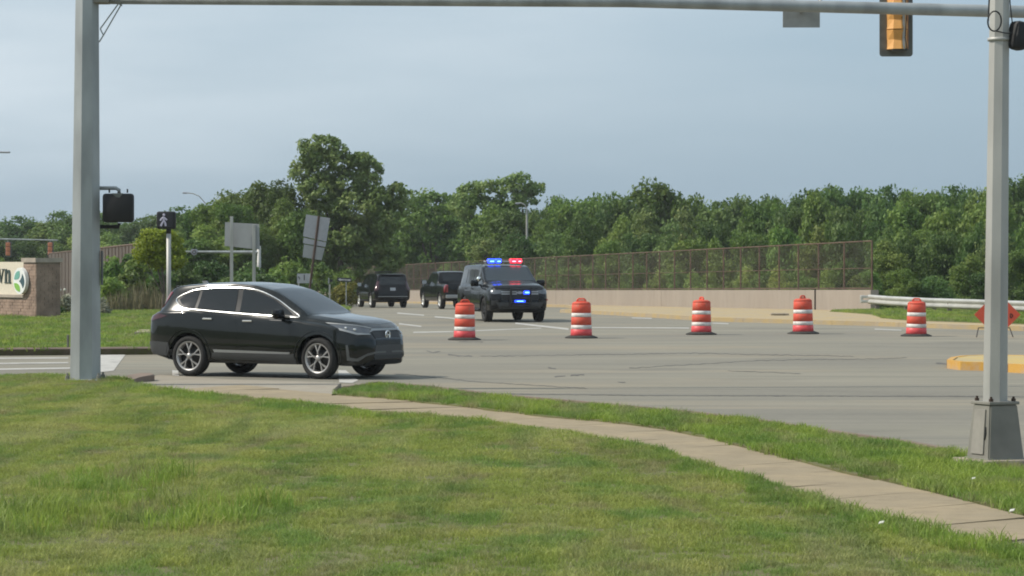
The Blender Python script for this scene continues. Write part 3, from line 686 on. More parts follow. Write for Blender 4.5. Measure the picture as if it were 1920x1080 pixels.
for p0, p1 in (((-.030, -.04), (-.034, .04)), ((.030, -.04), (.034, .04)), ((-.03, 0), (.03, 0))): em.tube([(h.x + .034, p0[0], .765 + p0[1]), (h.x + .034, p1[0], .765 + p1[1])], .009, 6)
em.lathe([(.078, h.x + .0), (.078, h.x + .036), (.064, h.x + .036), (.064, h.x + .0)], 20, (0, 0, .765), 'X', closed=True)
em.build("emblem", M_CHROME, crv)
K.patch("bumper_centre", [(4.58, -.44, .595), (4.58, .44, .595), (4.58, .46, .42), (4.58, -.46, .42)], (-1, 0, 0), M_GREYP, crv, off=0.006)
K.patch("lower_intake", [(4.6, -.5, .42), (4.6, .5, .42), (4.58, .42, .28), (4.58, -.42, .28)], (-1, 0, 0), M_BLACKP, crv, off=0.004)
MB().box((.53, 0, 1.60), (.20, 1.02, .03), bevel=.012).build("spoiler", M_PAINTGRN, crv)
for sy in (): MB().tube([(.85, sy * .60, 1.65), (1.0, sy * .60, 1.672), (2.1, sy * .61, 1.678), (2.3, sy * .61, 1.66)], .010, 6).build("roof_rail", M_BLACKP, crv)
MB().prism([(.70, -.012, 1.64), (.80, -.016, 1.645), (.80, .016, 1.645), (.70, .012, 1.64)], (-.04, 0, .055)).build("antenna_fin", M_SATIN, crv)
MB().box((2.4, 0, .30), (3.4, 1.3, .12)).build("underbody", M_BLACKP, crv)
recentre(crv, -2.3)
# heading: to the right and a little towards the camera
def place(root, px, py, yaw_deg, ax_local):
    """put the vehicle so that the local ground point ax_local shows at the pixel; yaw is the heading from +X, counter-clockwise"""
    g = G(px, py); a = math.radians(yaw_deg); lx, ly = ax_local
    root.rotation_euler = (0, 0, a)
    root.location = (g.x - (lx * math.cos(a) - ly * math.sin(a)), g.y - (lx * math.sin(a) + ly * math.cos(a)), g.z)
place(crv, 598, 711, -28.5, (3.70 - 2.3, -0.85))

# ---------------------------------------------------------------- full-size SUV body (used twice)
S2 = dict(L=5.35, hw=1.02, R=0.41, arch=0.455, axles=(1.26, 4.33), sm=0.045,
    top=[(0, 1.02), (.02, 1.12), (.06, 1.22), (.12, 1.42), (.22, 1.78), (.34, 1.86), (.6, 1.89), (1.5, 1.915), (2.8, 1.90), (3.15, 1.85), (3.4, 1.72), (3.98, 1.385), (4.1, 1.335), (4.7, 1.29), (5.1, 1.23), (5.22, 1.17), (5.29, 1.08), (5.33, .98), (5.35, .86)],
    bot=[(0, .56), (.06, .46), (.3, .42), (.7, .36), (4.6, .34), (5.1, .36), (5.25, .40), (5.35, .52)],
    belt=[(0, .98), (.1, 1.15), (.6, 1.20), (3.6, 1.17), (4.2, 1.14), (5.1, 1.10), (5.35, .92)],
    w=[(0, .90), (.03, .95), (.08, .985), (.2, 1.01), (.6, 1.02), (4.7, 1.02), (5.0, 1.0), (5.15, .965), (5.25, .91), (5.32, .82), (5.35, .70)],
    wr=[(0, .78), (.3, .795), (1.0, .80), (3.0, .80), (3.5, .84), (4.0, .90), (4.6, .92), (5.0, .90), (5.2, .83), (5.35, .62)])
MESH2 = body_mesh(S2, M_PAINTBLK, M_BLACKP); K2 = Skin(MESH2)
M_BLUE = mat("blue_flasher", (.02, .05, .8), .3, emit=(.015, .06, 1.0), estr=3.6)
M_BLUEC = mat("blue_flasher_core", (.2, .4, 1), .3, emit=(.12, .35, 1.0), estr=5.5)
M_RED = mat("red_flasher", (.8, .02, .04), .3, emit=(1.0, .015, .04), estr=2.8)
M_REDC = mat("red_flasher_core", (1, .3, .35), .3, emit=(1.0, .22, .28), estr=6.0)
M_CLEAR = mat("clear_lens", (.35, .36, .38), .15, coat=.6)
def big_suv(label, name, rimm, police):
    r = empty(name); tag(r, label, "car")
    link("body", MESH2, None, r)
    for sd in (-1, 1):
        d = (0, -sd, 0)
        def q(pts, yy=1.0): return [(x, sd * yy, z) for x, z in pts]
        K2.patch("rear_quarter_glass", q([(.42, 1.26), (.50, 1.70), (1.22, 1.73), (1.22, 1.26)]), d, M_GLASS, r, off=.006)
        K2.patch("rear_door_glass", q([(1.36, 1.26), (1.36, 1.73), (2.25, 1.735), (2.27, 1.25)]), d, M_GLASS, r, off=.006)
        K2.patch("front_door_glass", q([(2.40, 1.25), (2.38, 1.735), (2.95, 1.72), (3.3, 1.60), (3.68, 1.36), (3.70, 1.245)]), d, M_GLASS, r, off=.006)
        rd = K2.patch("rear_door", q([(1.78, .50), (1.62, .86), (1.30, 1.02), (1.30, 1.215), (2.32, 1.205), (2.34, .48)]), d, M_PAINTBLK, r, off=.004, cell=.1)
        fd = K2.patch("front_door", q([(2.37, .48), (2.35, 1.205), (3.72, 1.18), (3.80, .9), (3.74, .48)]), d, M_PAINTBLK, r, off=.004, cell=.1)
        for dd, x0 in ((rd, 1.48), (fd, 2.52)):
            h, n = K2.hit((x0, sd, 1.09), Vector(d)); MB().box((h.x, h.y + sd * .026, h.z), (.2, .02, .035), bevel=.008).build("handle", M_PAINTBLK, dd)
        for xc in S2['axles']:
            arc = [(xc + rr * math.cos(t), S2['R'] + rr * math.sin(t)) for rr, ts in ((.51, np.linspace(-.1, math.pi + .1, 20)), (.452, np.linspace(math.pi + .1, -.1, 20))) for t in ts]
            K2.patch("arch_lip", q(arc), d, M_BLACKP, r, off=.012, thick=.02, cell=.2, edge=.06)
        MB().box((2.8, sd * .99, .40), (2.0, .14, .05), bevel=.015).build("running_board", M_BLACKP, r)
        K2.patch("headlight", [(5.10, sd * .97, 1.08), (5.26, sd * .86, 1.075), (5.33, sd * .60, 1.05), (5.35, sd * .60, .95), (5.30, sd * .84, .93), (5.14, sd * .96, .95)], (-.8, -sd * .6, 0), M_LAMP, r, off=.008, cell=.06, edge=.05)
        K2.patch("tail_light", [(.0, sd * .80, 1.02), (.10, sd * .76, 1.50), (.22, sd * .84, 1.50), (.26, sd * .95, 1.2), (.24, sd * 1.0, .98), (.04, sd * .93, .96)], (.75, -sd * .66, 0), M_TAILDK, r, off=.010, cell=.06, edge=.05)
        K2.patch("fog_light_recess", [(5.2, sd * .93, .72), (5.32, sd * .72, .74), (5.33, sd * .70, .60), (5.2, sd * .92, .56)], (-.85, -sd * .5, 0), M_BLACKP, r, off=.006)
        mirror_bits(r, 3.55, sd * 1.14, 1.28, sd, M_PAINTBLK, w=.27, h=.22)
        for xc in S2['axles']: wheel(r, (xc, sd * .875, S2['R']), S2['R'], .27, sd, rimm, 'S', rim_r=.62, nsp=6)
        MB().tube([(.7, sd * .70, 1.89), (.8, sd * .70, 1.935), (2.6, sd * .70, 1.94), (2.75, sd * .70, 1.90)], .016, 6).build("roof_rail", M_BLACKP, r)
    K2.patch("windscreen", [(3.20, -.70, 1.8), (3.17, 0, 1.85), (3.20, .70, 1.8), (3.55, .775, 1.6), (3.98, .82, 1.36), (4.06, 0, 1.34), (3.98, -.82, 1.36), (3.55, -.775, 1.6)], (0, 0, -1), M_GLASS2, r, off=.005)
    K2.patch("bonnet", [(4.14, -.82, 1.3), (4.18, 0, 1.3), (4.14, .82, 1.3), (5.0, .80, 1.2), (5.14, .5, 1.2), (5.18, 0, 1.2), (5.14, -.5, 1.2), (5.0, -.80, 1.2)], (0, 0, -1), M_PAINTBLK, r, off=.004, cell=.12)
    K2.patch("rear_window", [(.1, -.74, 1.30), (.1, .74, 1.30), (.25, .68, 1.74), (.25, -.68, 1.74)], (1, 0, 0), M_GLASS, r, off=.006)
    K2.patch("grille", [(5.34, -.72, 1.09), (5.34, .72, 1.09), (5.35, .60, .74), (5.35, -.60, .74)], (-1, 0, 0), M_BLACKP, r, off=.006)
    for z in (.93, 1.0):
        for s_ in (-1, 1): K2.patch("grille_bar", [(5.35, s_ * .10, z + .018), (5.35, s_ * .62, z + .018), (5.35, s_ * .62, z - .014), (5.35, s_ * .10, z - .014)], (-1, 0, 0), M_SATIN, r, off=.018, thick=.02, cell=.3)
    K2.patch("bow_emblem", [(5.35, -.13, .995), (5.35, -.05, .995), (5.35, -.05, 1.015), (5.35, .05, 1.015), (5.35, .05, .995), (5.35, .13, .995), (5.35, .11, .945), (5.35, .05, .945), (5.35, .05, .925), (5.35, -.05, .925), (5.35, -.05, .945), (5.35, -.11, .945)], (-1, 0, 0), M_SATIN, r, off=.026, thick=.02, cell=.3)
    K2.patch("front_bumper_insert", [(5.35, -.8, .66), (5.35, .8, .66), (5.33, .7, .46), (5.33, -.7, .46)], (-1, 0, 0), M_GREYP, r, off=.01)
    K2.patch("number_plate", [(.01, -.15, 1.12), (.01, .15, 1.12), (.01, .15, .97), (.01, -.15, .97)], (1, 0, 0), mat("plate_white", (.42, .44, .47), .5), r, off=.014)
    K2.patch("rear_bumper_strip", [(0, -.84, .66), (0, .84, .66), (0, .84, .62), (0, -.84, .62)], (1, 0, 0), M_SATIN, r, off=.012, cell=.3)
    MB().box((.30, 0, 1.845), (.28, 1.36, .035), bevel=.012).build("spoiler", M_PAINTBLK, r)
    MB().box((2.8, 0, .38), (4.2, 1.5, .14)).build("underbody", M_BLACKP, r)
    for sd in (-1, 1): MB().tube([(.12, sd * .5, .50), (.10, sd * .5, .36)], .03, 6).build("tow_hook", M_BLACKP, r)
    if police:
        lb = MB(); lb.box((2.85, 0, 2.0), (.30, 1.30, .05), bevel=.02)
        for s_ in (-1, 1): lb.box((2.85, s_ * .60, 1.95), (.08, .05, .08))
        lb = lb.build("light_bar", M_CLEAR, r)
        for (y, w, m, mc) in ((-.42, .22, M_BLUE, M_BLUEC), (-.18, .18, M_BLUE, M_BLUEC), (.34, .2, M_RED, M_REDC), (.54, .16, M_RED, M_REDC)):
            MB().box((2.87, y, 2.025), (.33, w, .15), bevel=.04).build("flasher", m, lb)  # boxes taller than the lamps: the glow around them is built into the shape
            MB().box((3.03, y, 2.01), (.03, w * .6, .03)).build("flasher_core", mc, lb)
        pb = MB()
        for s_ in (-1, 1):
            pb.prism([(5.42, s_ * .33 - .03, .50), (5.42, s_ * .33 + .03, .50), (5.45, s_ * .33 + .03, 1.12), (5.45, s_ * .33 - .03, 1.12)], (.05, 0, 0)); pb.box((5.38, s_ * .33, .62), (.14, .05, .08))
        pb.tube([(5.47, -.34, 1.10), (5.47, .34, 1.10)], .025, 8).tube([(5.47, -.34, .62), (5.47, .34, .62)], .03, 8)
        pb.tube([(5.47, -.34, .80), (5.47, .34, .80)], .02, 8)
        pb.build("push_bumper", M_BLACKP, r)
        for (x, y, z, w, h, m, mc) in ((5.42, .23, .985, .22, .11, M_BLUE, M_BLUEC), (5.50, -.03, .70, .36, .07, M_BLUE, M_BLUEC)):
            MB().box((x, y, z), (.03, w, h), bevel=.012).build("flasher", m, r); MB().box((x + .018, y, z), (.01, w * .6, h * .3)).build("flasher_core", mc, r)
        MB().box((5.28, .93, .74), (.05, .05, .05)).build("side_marker", M_TAIL, r)
        MB().lathe([(0, .04), (.07, .03), (.085, -.05), (.05, -.08)], 16, (3.62, -1.0, 1.42), 'X').build("spot_lamp", M_CHROME, r)
    recentre(r, -2.675)
    return r
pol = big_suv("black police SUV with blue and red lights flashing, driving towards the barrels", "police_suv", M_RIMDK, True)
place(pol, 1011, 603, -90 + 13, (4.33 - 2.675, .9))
sub = big_suv("black SUV seen from behind with bright wheels, beside the flowering bank", "large_suv", M_RIMBRT, False)
MB().box((-.2, 0, 1.985), (.22, .95, .06), bevel=.02).build("roof_box", M_BLACKP, sub)
place(sub, 757, 577, 90 + 15, (1.26 - 2.675, -.9))

# ---------------------------------------------------------------- pickup
S3 = dict(L=5.85, hw=1.0, R=0.41, arch=0.46, axles=(1.15, 4.85), sm=0.03,
    top=[(0, 1.20), (.02, 1.30), (.05, 1.34), (1.78, 1.35), (1.86, 1.40), (1.98, 1.86), (2.1, 1.92), (2.6, 1.95), (3.5, 1.93), (3.8, 1.84), (4.45, 1.42), (4.6, 1.37), (5.4, 1.28), (5.65, 1.2), (5.8, 1.0), (5.85, .8)],
    bot=[(0, .62), (.1, .56), (.5, .5), (1.8, .42), (5.3, .38), (5.85, .5)],
    belt=[(0, 1.2), (1.8, 1.25), (4.4, 1.22), (5.85, 1.0)],
    w=[(0, .96), (.05, .985), (.2, 1.0), (5.4, 1.0), (5.65, .96), (5.8, .85), (5.85, .7)],
    wr=[(0, .93), (1.8, .93), (2.0, .78), (3.7, .78), (4.4, .88), (5.3, .9), (5.85, .6)],
    cut=[((.93, 0, 1.3), (1.64, 1.66, .9))])
M3 = body_mesh(S3, M_PAINTBLK, M_BLACKP); K3 = Skin(M3)
pk = empty("pickup_truck"); tag(pk, "dark pickup truck with red tail lights, half hidden behind the police SUV", "truck"); link("body", M3, None, pk)
for sd in (-1, 1):
    d = (0, -sd, 0)
    def q(pts, yy=1.0): return [(x, sd * yy, z) for x, z in pts]
    K3.patch("rear_door_glass", q([(2.12, 1.32), (2.16, 1.78), (2.85, 1.80), (2.87, 1.31)]), d, M_GLASS, pk, off=.006)
    K3.patch("front_door_glass", q([(2.97, 1.31), (2.95, 1.80), (3.55, 1.78), (4.05, 1.45), (4.12, 1.31)]), d, M_GLASS, pk, off=.006)
    K3.patch("front_door", q([(2.92, .52), (2.92, 1.27), (4.12, 1.25), (4.22, .9), (4.15, .52)]), d, M_PAINTBLK, pk, off=.004, cell=.12)
    K3.patch("rear_door", q([(1.98, .52), (1.96, 1.27), (2.89, 1.27), (2.89, .52)]), d, M_PAINTBLK, pk, off=.004, cell=.12)
    K3.patch("tail_light", [(.0, sd * .80, .88), (.0, sd * .80, 1.24), (.10, sd * .97, 1.26), (.17, sd * 1.0, 1.22), (.14, sd * 1.0, .92), (.06, sd * .95, .86)], (.6, -sd * .8, 0), M_TAIL, pk, off=.012, cell=.06, edge=.05)
    K3.patch("headlight", [(5.5, sd * .95, 1.08), (5.78, sd * .7, 1.06), (5.8, sd * .7, .92), (5.5, sd * .96, .92)], (-.8, -sd * .6, 0), M_LAMP, pk, off=.008)
    mirror_bits(pk, 3.95, sd * 1.13, 1.36, sd, M_PAINTBLK, w=.27, h=.24)
    for xc in S3['axles']:
        wheel(pk, (xc, sd * .86, S3['R']), S3['R'], .27, sd, M_RIMBRT, 'S', rim_r=.62, nsp=6)
        arc = [(xc + rr * math.cos(t), S3['R'] + rr * math.sin(t)) for rr, ts in ((.51, np.linspace(-.1, math.pi + .1, 20)), (.457, np.linspace(math.pi + .1, -.1, 20))) for t in ts]
        K3.patch("arch_lip", q(arc), d, M_BLACKP, pk, off=.012, thick=.02, cell=.2, edge=.06)
K3.patch("windscreen", [(3.78, -.70, 1.8), (3.78, .70, 1.8), (4.42, .80, 1.4), (4.48, 0, 1.4), (4.42, -.80, 1.4)], (0, 0, -1), M_GLASS2, pk, off=.005)
K3.patch("rear_window", [(1.93, -.62, 1.45), (1.93, .62, 1.45), (1.97, .60, 1.80), (1.97, -.60, 1.80)], (1, 0, 0), M_GLASS, pk, off=.006)
tg = K3.patch("tailgate", [(0, -.78, .78), (0, .78, .78), (0, .78, 1.31), (0, -.78, 1.31)], (1, 0, 0), M_PAINTBLK, pk, off=.012, cell=.2)
MB().box((-.025, 0, 1.2), (.02, .24, .07), bevel=.006).build("handle", M_BLACKP, tg)
MB().box((-.06, 0, .66), (.16, 1.86, .18), bevel=.03).build("rear_bumper", M_SATIN, pk)
MB().box((-.145, 0, .66), (.01, .30, .14)).build("number_plate", MATS["plate_white"], pk)
MB().box((-.16, -.02, .87), (.02, .14, .05)).build("flasher", M_BLUE, pk)
MB().box((-.16, -.12, .87), (.02, .04, .04)).build("flasher", M_RED, pk)
MB().box((3.0, 0, .48), (4.6, 1.4, .14)).build("underbody", M_BLACKP, pk)
recentre(pk, -2.925)
place(pk, 826, 579.5, 90 + 15, (1.15 - 2.925, .92))
# ================================================================= street furniture
def octo(name, m, p0, p1, r0, r1, parent, n=8, phase=0.0):
    mb = MB(); rings = []
    for (p, r) in ((Vector(p0), r0), (Vector(p1), r1)):
        rings.append([mb.bm.verts.new(p + Vector((r * math.cos(phase + 2 * math.pi * k / n), r * math.sin(phase + 2 * math.pi * k / n), 0))) for k in range(n)])
    for k in range(n): mb.bm.faces.new((rings[0][k], rings[0][(k + 1) % n], rings[1][(k + 1) % n], rings[1][k]))
    mb.bm.faces.new(rings[0][::-1]); mb.bm.faces.new(rings[1])
    return mb.build(name, m, parent)

# --- left steel pole and its mast arm
g = G(160, 716, .12); dL = g.y; sL = FPX / dL
mp_ = empty("mast_pole", (g.x, g.y, 0)); tag(mp_, "tall grey eight-sided steel pole with a long arm across the top", "pole")
octo("shaft", M_GALV, (0, 0, .16), (.035, 0, 7.6), .262, .185, mp_, phase=math.radians(-13))
MB().box((0, 0, .145), (.60, .60, .05), bevel=.01).build("base_plate", M_GALV, mp_)
for sx in (-1, 1):
    for sy in (-1, 1):
        MB().lathe([(.035, .17), (.035, .23), (.018, .232), (.018, .27)], 6, (sx * .25, sy * .25, 0), smooth=False).build("anchor_bolt", M_ALU, mp_)
MB().box((.27, -.03, 1.95), (.03, .1, .55), bevel=.008).build("handhole_cover", mat("dark_cover", (.07, .075, .075), .6), mp_)
MB().box((-.275, -.03, .78), (.03, .07, .2), bevel=.008).build("bracket", M_ALU, mp_)
ARM_Z = P(190, -3, dL).z
ca = MB(); ca.box((.27, 0, ARM_Z), (.24, .34, .17), bevel=.02).build("arm_clamp", M_ALU, mp_)
# --- the arm
d2 = dL + 1.2
A0 = P(203, -2, dL) ; A1 = P(1180, 3, dL + .8); A2 = P(1870, 21, dL + 1.6); A3 = P(2300, 31, dL + 2.2)
arm = MB().tube([(p - A0) for p in (A0, A1, A2, A3)], .085, 16, r2=.112).build("arm", M_GALV, mp_, tuple(A0 - mp_.location))
br = MB()
a = P(186, 79, dL) ; b = P(225, 3, dL); a2 = P(188, 54, dL); b2 = P(231, 2, dL); c2 = P(194, 66, dL)
for p, q_ in ((a, c2), (c2, b2), (a2, b), (a2, c2), (P(224, 8, dL), P(229, 11, dL))): br.tube([p - A0, q_ - A0], .012, 6)
br.build("brace", M_GALV, arm)
for px in (1486, 1537):
    t_ = (px - 203) / 1667; c = P(px, 11 - 4 + (px - 1486) * .01, dL + 1.3) - A0
    MB().lathe([(.125, -.02), (.125, .02), (.10, .02), (.10, -.02)], 14, c, 'X', closed=True).build("band_clamp", M_GALV2, arm)
# --- sign back under the arm
sb = empty("street_sign", tuple(P(1504, 16, dL + 1.5))); tag(sb, "blank grey sign back hanging under the mast arm", "sign")
w_ = 70 / FPX * dL * 1.02
mb = MB(); o0 = P(1504, 16, dL + 1.5); x0, x1 = (P(1469, 47, dL + 1.5) - o0), (P(1539, 19, dL + 1.5) - o0)
mb.box(((x0.x + x1.x) / 2, .14, (x0.z + x1.z) / 2 + .03), (x1.x - x0.x, .012, x1.z - x0.z + .12), bevel=.005); mb.build("panel", mat("aluminium_back", (.34, .35, .35), .5, .3, var=.08), sb)
MB().box(((x0.x + x1.x) / 2, .10, x1.z + .06), (.06, .06, .18)).build("hanger", M_GALV, sb)
# --- traffic signal on the arm
M_YEL = mat("signal_yellow", (.72, .36, .10), .5, var=.08)
M_BPL = mat("backplate_grey", (.13, .14, .13), .6, var=.2)
so = P(1682, 18, dL + 1.9); sg = empty("traffic_signal", tuple(so)); tag(sg, "yellow traffic signal head seen from behind on its dark backplate", "traffic signal")
def off(px, py, dd=0.0): return P(px, py, dL + 1.9 + dd) - so
hw = 32.5 / FPX * dL
c = off(1682, 34)
zb = off(1682, 105).z; zt = zb + 1.27
pts = []
for (sx, sz) in ((1, 1), (-1, 1), (-1, -1), (1, -1)):
    for k in range(4):
        a_ = math.atan2(sz, sx) + (k - 1.5) * math.radians(28) * 1.0
        pts.append((sx * (hw - .05) + .05 * math.cos(a_), .12, (zt if sz > 0 else zb) - sz * .05 + .05 * math.sin(a_)))
mb = MB(); mb.prism(pts, (0, .012, 0)); mb.build("backplate", M_BPL, sg, loc=(c.x, 0, 0))
for k in range(3):
    z0 = zt - .16 - k * .335; hb = MB()
    # tapered rear door of each section
    f_ = [(-.17, .11), (.17, .11), (.17, -.02), (.08, -.12), (-.06, -.12), (-.17, -.02)]
    v0 = [hb.bm.verts.new((x, y, z0 - .005)) for x, y in f_]; v1 = [hb.bm.verts.new((x * (.86 if y < 0 else 1), y * (.6 if y < 0 else 1), z0 - .165)) for x, y in f_]; v2 = [hb.bm.verts.new((x, y, z0 - .325)) for x, y in f_]
    for A_, B_ in ((v0, v1), (v1, v2)):
        for i in range(6): hb.bm.faces.new((A_[i], A_[(i + 1) % 6], B_[(i + 1) % 6], B_[i]))
    hb.bm.faces.new(v0); hb.bm.faces.new(v2[::-1])
    hh = hb.build("signal_section", M_YEL, sg, loc=(c.x, 0, 0)); hh.rotation_euler = (0, 0, math.radians(-9))
MB().box((c.x + .10, -.07, zb + .66), (.04, .06, 1.1)).build("mounting_bar", M_GALV2, sg)
MB().box((c.x + .17, .06, zb + .62), (.05, .06, 1.0)).build("side_hinge", mat("worn_orange", (.40, .2, .1), .6), sg)
MB().box((c.x + .03, -.03, zb + .10), (.24, .14, .045), bevel=.01).build("bottom_bracket", mat("dark_bracket", (.05, .05, .045), .6), sg)
cb_ = MB(); cb_.tube([(c.x + .10, -.1, zb + 1.3), (c.x + .14, -.14, zb + .7), (c.x + .12, -.12, zb + .3), (c.x + .16, -.06, zb + .1)], .008, 5); cb_.tube([(c.x + .30, -.1, zb + 1.35), (c.x + .22, -.13, zb + 1.0), (c.x + .20, -.1, zb + .6)], .006, 5); cb_.build("cable", M_BLACKP, sg)

# --- pedestrian signal seen from behind, on the left pole
M_PED = mat("matt_black_housing", (.011, .011, .012), .65)
def ped(px, py, d, w, h, label, walk=False, rz=0.0):
    o = P(px, py, d); r = empty("pedestrian_signal", tuple(o), rz); tag(r, label, "pedestrian signal")
    MB().box((0, 0, 0), (w, .16, h), bevel=.045).build("housing", M_PED, r, sharp=40)
    return r
p1 = ped(222, 390, dL - .1, 58 / sL, 54 / sL, "black pedestrian signal seen from behind, bracketed to the tall steel pole")
b1 = MB(); b1.tube([(-.33, .08, .32), (-.05, .08, .32), (0, .08, .29), (0, .08, .24)], .032, 10); b1.build("bracket", M_GALV, p1)
b2 = MB(); b2.tube([(-.33, .08, -.30), (0, .08, -.30), (0, .08, -.24)], .032, 10); b2.build("bracket", M_PED, p1)
MB().prism([(-.10, -.083, .235), (-.02, -.083, .17), (.03, -.083, .165), (.09, -.083, .235)], (0, -.003, 0)).build("worn_patch", M_BPL, p1)
for sx in (-1, 1): MB().box((sx * .145, 0, .275), (.02, .05, .06)).build("lug", M_PED, p1)
# --- far pedestrian signal showing the walking figure
dP = 66.0; p2 = ped(312, 413, dP, 36 / FPX * dP, 33 / FPX * dP, "black pedestrian signal showing a white walking figure, atop a pale post")
M_LED = mat("led_white", (.22, .22, .27), .5, emit=(.62, .62, .78), estr=.18)
wkf = MB(); sc_ = 24 / FPX * dP
def seg(a_, b_, r_=.022): wkf.tube([(a_[0] * sc_ - .05, -.095, a_[1] * sc_), (b_[0] * sc_ - .05, -.095, b_[1] * sc_)], r_ * 1.0, 6)
wkf.lathe([(0, -.10), (.030, -.10), (.030, -.085)], 10, (.02 * 0 - .045, 0, .42 * sc_), 'Y')
for a_, b_ in (((0, .27), (0, 0)), ((0, 0), (-.13, -.25)), ((-.13, -.25), (-.22, -.46)), ((0, 0), (.12, -.2)), ((.12, -.2), (.16, -.46)), ((0, .24), (-.18, .12)), ((-.18, .12), (-.26, -.04)), ((0, .24), (.14, .10)), ((.14, .10), (.26, .02))): seg(a_, b_)
wkf.build("walking_figure", M_LED, p2)
MB().box((-.02, -.084, 0), (.33, .01, .31), bevel=.004).build("lens", mat("black_lens", (.02, .02, .024), .3), p2)
MB().tube([(.05, .02, -.19), (.05, .02, -.30)], .055, 12).build("socket", M_PED, p2)
gz = .16; zz = P(312, 413, dP).z
MB().tube([(.05, .02, -.30), (.05, .02, gz - zz)], .052, 14).build("post", M_GALV2, p2)
MB().lathe([(.13, gz - zz), (.12, gz - zz + .12), (.07, gz - zz + .3)], 14, (.05, .02, 0)).build("pedestal", M_ALU, p2)

# --- right pole on its transformer base
g = G(1866, 866, .12); dR = g.y; sR = FPX / dR
rp_ = empty("signal_post", (g.x, g.y, 0), 0); tag(rp_, "pale eight-sided post bolted on a tapered metal base box", "post")
def loc_(px, py): p = P(px, py, dR); return Vector((p.x - g.x, 0, p.z))
bx = MB(); w0, w1, h0, h1 = .205, .155, loc_(0, 863).z, loc_(0, 757).z
rot = math.radians(23)
lo = [bx.bm.verts.new((w0 * 1.414 * math.cos(rot + math.pi / 4 + k * math.pi / 2), w0 * 1.414 * math.sin(rot + math.pi / 4 + k * math.pi / 2), h0)) for k in range(4)]
hi = [bx.bm.verts.new((w1 * 1.414 * math.cos(rot + math.pi / 4 + k * math.pi / 2), w1 * 1.414 * math.sin(rot + math.pi / 4 + k * math.pi / 2), h1)) for k in range(4)]
for k in range(4): bx.bm.faces.new((lo[k], lo[(k + 1) % 4], hi[(k + 1) % 4], hi[k]))
bx.bm.faces.new(lo[::-1]); bx.bm.faces.new(hi)
bmesh.ops.bevel(bx.bm, geom=[e for e in bx.bm.edges], offset=.012, segments=2, affect='EDGES')
bo = bx.build("base_box", M_ALU, rp_)
MB().box((0, 0, h1 + .012), (w1 * 2.2, w1 * 2.2, .03), rz=rot, bevel=.006).build("base_collar", M_ALU, rp_)
MB().box((0, 0, h0 + .015), (w0 * 2.1, w0 * 2.1, .03), rz=rot, bevel=.006).build("base_flange", M_ALU, rp_)
nrm = Vector((-math.cos(rot), -math.sin(rot), 0))
# little door on the lit left face
th = Vector((math.sin(rot), -math.cos(rot), 0)); zc = (h0 + h1) / 2
cen = nrm * ((w0 + w1) / 2 + .0)
dm = MB()
def fp(u, z_, o_): ww_ = w0 + (w1 - w0) * (z_ - h0) / (h1 - h0); return nrm * (ww_ + o_) + th * u + Vector((0, 0, z_))
dm.prism([fp(-.11, h0 + .07, .002), fp(.11, h0 + .07, .002), fp(.095, h1 - .05, .002), fp(-.095, h1 - .05, .002)], nrm * .012)
do = dm.build("access_door", mat("door_metal", (.27, .255, .225), .7, .1, var=.1), bo)
lm = MB(); lm.prism([fp(.118, zc + .06, .002), fp(.13, zc, .002), fp(.115, zc - .07, .002)], nrm * .01); lm.build("door_gap", M_BLACKP, bo)
octo("shaft", M_GALV2, (0, 0, h1 + .025), (loc_(1875, 0).x, 0, loc_(0, -60).z), .125, .098, rp_, phase=math.radians(10))
for k in range(4):
    a_ = rot + math.pi / 4 + k * math.pi / 2
    MB().lathe([(.022, h1 + .027), (.022, h1 + .055), (.012, h1 + .056), (.012, h1 + .075)], 6, (.18 * math.cos(a_), .18 * math.sin(a_), 0), smooth=False).build("bolt", mat("rusty_bolt", (.05, .03, .02), .8), rp_)
MB().box((0, 0, .115 - .03), (.62, .62, .14), rz=rot, bevel=.015).build("footing", M_CURB, rp_)
MB().box((-.30, -.16, .12), (.26, .22, .06), rz=.2, bevel=.02).build("broken_footing_edge", M_CURB, rp_)
zc_ = loc_(0, 74).z
MB().lathe([(.112, zc_ - .016), (.112, zc_ + .016)], 16, (loc_(1873, 0).x, 0, 0)).build("band_clamp", M_GALV2, rp_)
lp = MB(); cl = loc_(1860, 42)
lp.tube([(cl.x + .065 * math.cos(t), -.15 - .02 * math.sin(t), cl.z + .095 * math.sin(t)) for t in np.linspace(0, 2 * math.pi, 26)], .008, 6)
lp.tube([(cl.x - .045, -.14, loc_(0, -20).z), (cl.x - .055, -.14, cl.z + .10), (cl.x - .062, -.15, cl.z)], .008, 6)
lp.tube([(cl.x + .01, -.15, cl.z - .095), (cl.x + .10, -.15, cl.z - .115), (cl.x + .18, -.13, cl.z - .12)], .007, 6)
lp.build("cable_loop", M_BLACKP, rp_)
# pedestrian signal on the right pole, edge-on
p3 = ped(1909, 67, dR - .05, 30 / sR, 54 / sR, "black pedestrian signal clamped to the pale post, cut off by the picture's edge", rz=math.radians(0))
for ch in p3.children: ch.rotation_euler = (0, math.radians(9), math.radians(32))
MB().tube([(-.16, 0.02, .02), (-.04, 0.02, .02)], .03, 10).build("bracket", M_ALU, p3)
MB().tube([(-.06, -.02, .12), (-.08, -.02, .3), (-.10, -.02, .6)], .006, 5).build("cable", M_BLACKP, p3)

